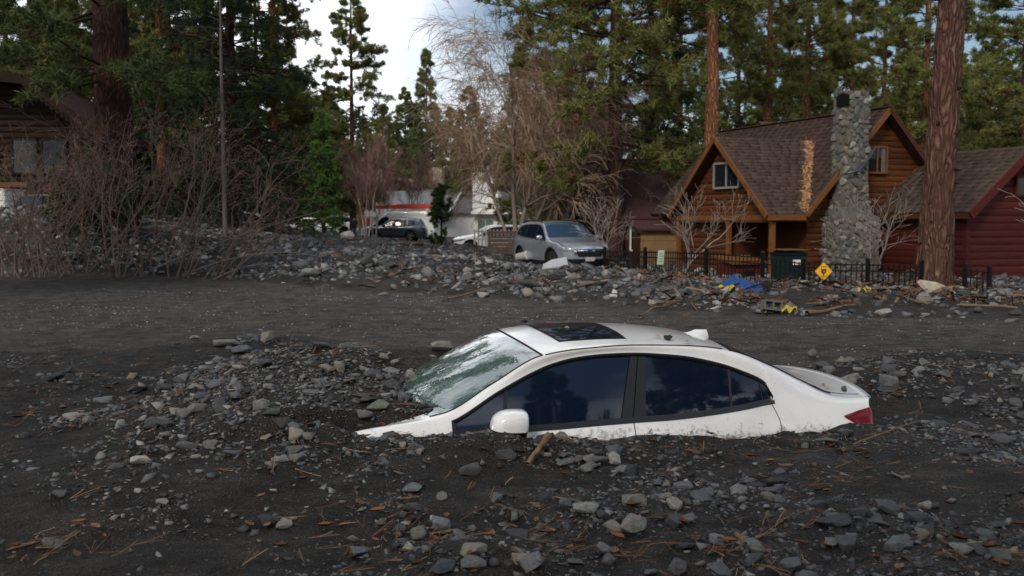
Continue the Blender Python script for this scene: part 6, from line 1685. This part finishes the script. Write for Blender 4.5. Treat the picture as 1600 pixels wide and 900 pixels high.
MB().box((-.36, -.42, 1.07), (.36, .42, 1.09)).obj('lid_leaves', M['trim_wood'], gb)
q = on_ground(1165, 452)
tb = bin_('wheelie_bin', 'blue wheeled bin tipped over in the rubble before the fence', (q[0] + .40, q[1], q[2] - .22), 0, (.020, .065, .20), rot=(0, 0, 0))
tb.rotation_euler = (Matrix.Rotation(R_(10), 3, 'Z') @ Matrix.Rotation(R_(-80), 3, 'Y') @ Matrix.Rotation(R_(-70), 3, 'Z')).to_euler(); tb.scale = (.8, .8, .8)
# doghouse
q = at(1157, 415, 26.2); dh = empty('dog_house', (q[0], q[1], -.35), .35); tag(dh, 'small red wooden dog house on the cabin porch', 'dog house')
siding(dh, (0, -.4, 0), (1, 0, 0), [(-.45, 0), (.45, 0), (.45, .75), (-.45, .75)], .12, M['red_board'], .012)
MB().box((-.45, -.39, 0), (.45, .4, .74)).obj('wall', M['red_board'], dh); MB().box((-.14, -.43, .1), (.14, -.415, .55)).obj('doorway', M['dark_inside'], dh)
slab(dh, (-.55, -.5, .76), (.55, -.5, .76), (.55, .5, .92), (-.55, .5, .92), .05, M['trim_wood'])
# yellow diamond sign on the fence
q = at(1287, 424, 22.35); sg_ = empty('warning_sign', tuple(q), R_(4)); tag(sg_, 'yellow diamond warning sign with dark emblem hanging on the iron fence', 'sign')
s_ = .205
MB().prism([(-s_, 0, 0), (0, 0, -s_), (s_, 0, 0), (0, 0, s_)], (0, .006, 0)).obj('plate', pm('yellow_enamel', (.78, .40, .012), .4), sg_)
ek = pm('dark_emblem', (.035, .018, .008), .5)
mb = MB().prism([(.062 * math.cos(a), -.003, .05 * math.sin(a) + .0) for a in np.linspace(0, 6.283, 20)[:-1]], (0, .002, 0))
mb.prism([(-.055, -.003, .085), (-.03, -.003, .03), (-.065, -.003, .03)], (0, .002, 0)).prism([(.045, -.003, .07), (.07, -.003, .03), (.03, -.003, .03)], (0, .002, 0))
mb.prism([(-.012, -.003, -.04), (.016, -.003, -.04), (.01, -.003, -.095), (-.02, -.003, -.095)], (0, .002, 0))
mb.obj('emblem', ek, sg_)
MB().prism([(.03 * math.cos(a) + .006, -.0045, .02 * math.sin(a) - .004) for a in np.linspace(0, 6.283, 14)[:-1]], (0, .0012, 0)).obj('emblem_centre', pm('grey_emblem', (.28, .22, .20), .6), sg_)
for z, w in ((.105, .075), (-.115, .07)):
    for k in range(5): MB().box((-w + k * w * .4 + .008, -.004, z - .011), (-w + k * w * .4 + w * .32, -.002, z + .011)).obj('letter_mark', ek, sg_)
# pale green notice on the fence
q = at(1032, 402, 26.9); ns = empty('notice_board', tuple(q), R_(25)); tag(ns, 'pale green notice tied to the left part of the iron fence', 'sign')
MB().prism([(-.10, 0, -.20), (.10, 0, -.20), (.13, 0, .19), (-.07, 0, .19)], (0, .008, 0)).obj('sheet', pm('pale_green_sheet', (.48, .60, .47), .6), ns)
for k in range(4): MB().box((-.05 + .012 * k, -.004, -.12 + k * .07), (.06 + .012 * k, -.002, -.10 + k * .07)).obj('text_line', pm('grey_print', (.25, .30, .26), .7), ns)
# bucket and slab by the wagon
q = on_ground(816, 410); bk_ = empty('bucket', (q[0], q[1], q[2] + .20)); bk_.scale = (.85, .85, .85); bk_.rotation_euler = (R_(80), 0, R_(60)); tag(bk_, 'white plastic bucket lying beside the silver wagon', 'bucket')
MB().lathe([(0, -.24), (.15, -.24), (.185, .22), (.195, .22), (.195, .24), (.175, .24)], 24).obj('body', pm('white_plastic', (.62, .60, .53), .45, var=(.48, .45, .38), scale=5), bk_, True)
MB().lathe([(0, .235), (.18, .235), (.19, .25), (0, .25)], 24).obj('lid', pm('white_lid', (.68, .66, .60), .45), bk_)
q = on_ground(868, 419); o = MB().prism([(-.62, -.25, 0), (.5, -.3, .02), (.56, .25, .26), (-.1, .3, .2), (-.5, .25, .05)], (0, 0, .07)).obj('broken_board', pm('white_board', (.40, .41, .43), .6, var=(.30, .31, .33), scale=4), None, bevel=.01); o.location = (q[0], q[1], q[2] + .02); o.scale = (.55, .5, .6); o.rotation_euler = (R_(12), R_(-6), R_(8)); tag(o, 'broken white panel lying against the front wheel of the silver wagon', 'panel')
# yellow scraps
for i, (px, py, w, lb) in enumerate([(1136, 455, .30, 'crumpled yellow scrap beside the tipped blue bin'), (1352, 458, .30, 'yellow plastic scrap before the fence below the sign'), (1231, 489, .30, 'yellow plastic scrap at the edge of the track beside the cinder block')]):
    q = on_ground(px, py); G = [[((a - .5) * w, (b - .5) * w * .55, .05 + .05 * math.sin(a * 9 + i) * math.cos(b * 7)) for a in np.linspace(0, 1, 9)] for b in np.linspace(0, 1, 6)]
    mb = MB(); mb.grid(G); o = mb.obj('plastic_scrap', pm('yellow_plastic', (.45, .34, .03), .45), None, True); o.location = tuple(q + np.array([0, 0, .02])); o.rotation_euler = (R_(14), 0, .3 * i); tag(o, lb, 'scrap')
# cinder block
q = on_ground(1202, 489); o = MB().box((-.2, -.1, 0), (.2, -.07, .18)).box((-.2, .07, 0), (.2, .1, .18)).box((-.2, -.07, 0), (-.17, .07, .18)).box((.17, -.07, 0), (.2, .07, .18)).box((-.015, -.07, 0), (.015, .07, .18)).obj('cinder_block', pm('cinder', (.09, .088, .08), .95, var=(.14, .13, .12), scale=20, bump=.5)); o.location = tuple(q + np.array([0, 0, .1])); o.scale = (.8, .8, .8); o.rotation_euler = (R_(75), R_(8), R_(12)); tag(o, 'grey cinder block half sunk in the rubble beside the yellow scrap', 'block')
# traffic cone
q = at(424, 357, 84); cn = empty('traffic_cone', tuple(q)); tag(cn, 'orange traffic cone on the side street at left', 'cone')
MB().lathe([(.17, .04), (.03, .72), (0, .72)], 18).obj('body', pm('orange_plastic', (.85, .14, .04), .5), cn, True); MB().lathe([(.125, .27), (.085, .46)], 18).obj('band', M['white_wall'], cn, loc=(0, 0, 0), sc=(1.03, 1.03, 1)); MB().box((-.2, -.2, 0), (.2, .2, .04)).obj('base', M['black_rubber'], cn)
# planks, logs
def log(a, b, r0, r1, label, mat, name='driftwood', seg=9, bend=.05):
    a, b = np.array(a), np.array(b); ts = np.linspace(0, 1, seg); w = np.cumsum(rng.normal(0, bend * np.linalg.norm(b - a) / seg, (seg, 3)), 0); w -= w[-1] * ts[:, None]
    P = a + (b - a) * ts[:, None] + w; o = inst(name, np_mesh(name, *ptubes(P[None], (np.linspace(r0, r1, seg) * rng.uniform(.8, 1.15, seg))[None], 9), mat, True)); return tag(o, label, 'wood')
wm = pm('wet_brown_wood', (.12, .07, .038), .7, var=(.22, .14, .08), scale=8, stretch=(1, 1, 4), bump=.5)
def lay(px0, py0, px1, py1, h0=.04, h1=.04):
    a, b = on_ground(px0, py0), on_ground(px1, py1); a[2] = float(H(a[0], a[1])) + h0; b[2] = float(H(b[0], b[1])) + h1; return a, b
log(*lay(826, 735, 857, 705, .02, .07), .013, .021, 'chunk of brown bark wood standing below the front door', wm, 'wood_chunk', 8, .12)
for (c_, r0, r1, lb) in [((595, 385, 660, 383), .11, .09, 'orange brown log on the crest of the rubble bank'), ((1000, 500, 1060, 470), .03, .02, 'grey stick in the rubble at the track edge'), ((1260, 495, 1340, 480), .06, .03, 'brown branch across the rubble below the yellow sign'), ((1440, 478, 1400, 462), .035, .02, 'brown branch on the rubble before the thick pine'), ((1330, 705, 1440, 665), .012, .006, 'thin root reaching right from the tail lamp'), ((700, 470, 760, 455), .05, .03, 'grey driftwood at the foot of the bank in the centre'), ((900, 452, 960, 440), .05, .04, 'dark driftwood in the rubble below the silver wagon'), ((1500, 480, 1590, 486), .05, .03, 'brown plank end in the rubble at the right edge'), ((1165, 870, 1150, 846), .014, .02, 'weathered stick upright in the bottom gravel right of centre'), ((20, 590, 75, 560), .008, .005, 'pale dry stalk at the far left of the gravel')]:
    log(*lay(*c_), r0 * .55, r1 * .6, lb, wm)
q = at(1295, 440, 24.5)
# white picket fence and wooden gate by the pickup
pf = empty('picket_fence', tuple(at(770, 372, 52)), .05); tag(pf, 'white picket fence between the pickup and the silver wagon', 'fence')
for k in range(14): MB().box((-1.0 + k * .2, 0, -.9), (-.9 + k * .2, .03, .45)).obj('picket', M['white_wall'], pf)
for z in (-.1, .3): MB().box((-1.0, .03, z), (1.8, .06, z + .08)).obj('rail', M['white_wall'], pf)
wg = empty('wooden_gate', tuple(at(787, 378, 40)), 0); tag(wg, 'low weathered board gate left of the silver wagon', 'gate')
for k in range(6): MB().box((-.65, 0, -.5 + k * .16), (.65, .04, -.36 + k * .16)).obj('board', pm('weathered_board', (.07, .05, .038), .8, var=(.11, .085, .065), scale=5), wg)
for x in (-.6, .56): MB().box((x, .04, -.6), (x + .06, .1, .5)).obj('post', M['log_dark'], wg)
# ------------------------------------------------------------------ small things on the car
def on_car_rock(s, t, z, size, c, lb, asp=.5):
    p = car_w(s, t, z); o = inst('rock', BIG[rng.integers(len(BIG))], None, tuple(p), (.1, .05, rng.uniform(0, 6)), (size, size * .7, size * asp)); o.color = tuple(c) + (1,); tag(o, lb, 'rock')
on_car_rock(2.16, -.36, 1.478, .05, (.06, .06, .06), 'dark stone on the roof at the front corner of the sunroof')
on_car_rock(2.36, .10, 1.487, .028, (.25, .25, .24), 'small pale stone lying on the sunroof glass')
on_car_rock(3.0, .44, 1.462, .040, (.03, .03, .032), 'black stone on the roof behind the sunroof', .6)
on_car_rock(4.40, .52, 1.10, .042, (.09, .08, .07), 'brown stone on the corner of the trunk lid', .6)
on_car_rock(4.30, .40, 1.112, .020, (.2, .2, .2), 'tiny pale pebble on the trunk lid')
for i, (s, t, z, lb) in enumerate([(3.10, .52, 1.447, 'brown leaf with stem on the edge of the roof'), (4.27, .50, 1.105, 'clump of brown needles on the trunk lid'), (2.93, .42, 1.468, 'brown twig beside the black stone on the roof')]):
    Vs, Fs = [], []
    for k in range(10):
        a = rng.uniform(0, 6.28); l = rng.uniform(.02, .07); w = .006; b = len(Vs); h = rng.uniform(.002, .02)
        Vs += [(-math.sin(a) * w, math.cos(a) * w, .003), (math.sin(a) * w, -math.cos(a) * w, .003), (math.cos(a) * l, math.sin(a) * l, h)]; Fs.append((b, b + 1, b + 2))
    o = inst('leaf_clump', np_mesh('leaf_clump', np.array(Vs), np.array(Fs), M['dry_needles']), None, tuple(car_w(s, t, z))); tag(o, lb, 'leaf')
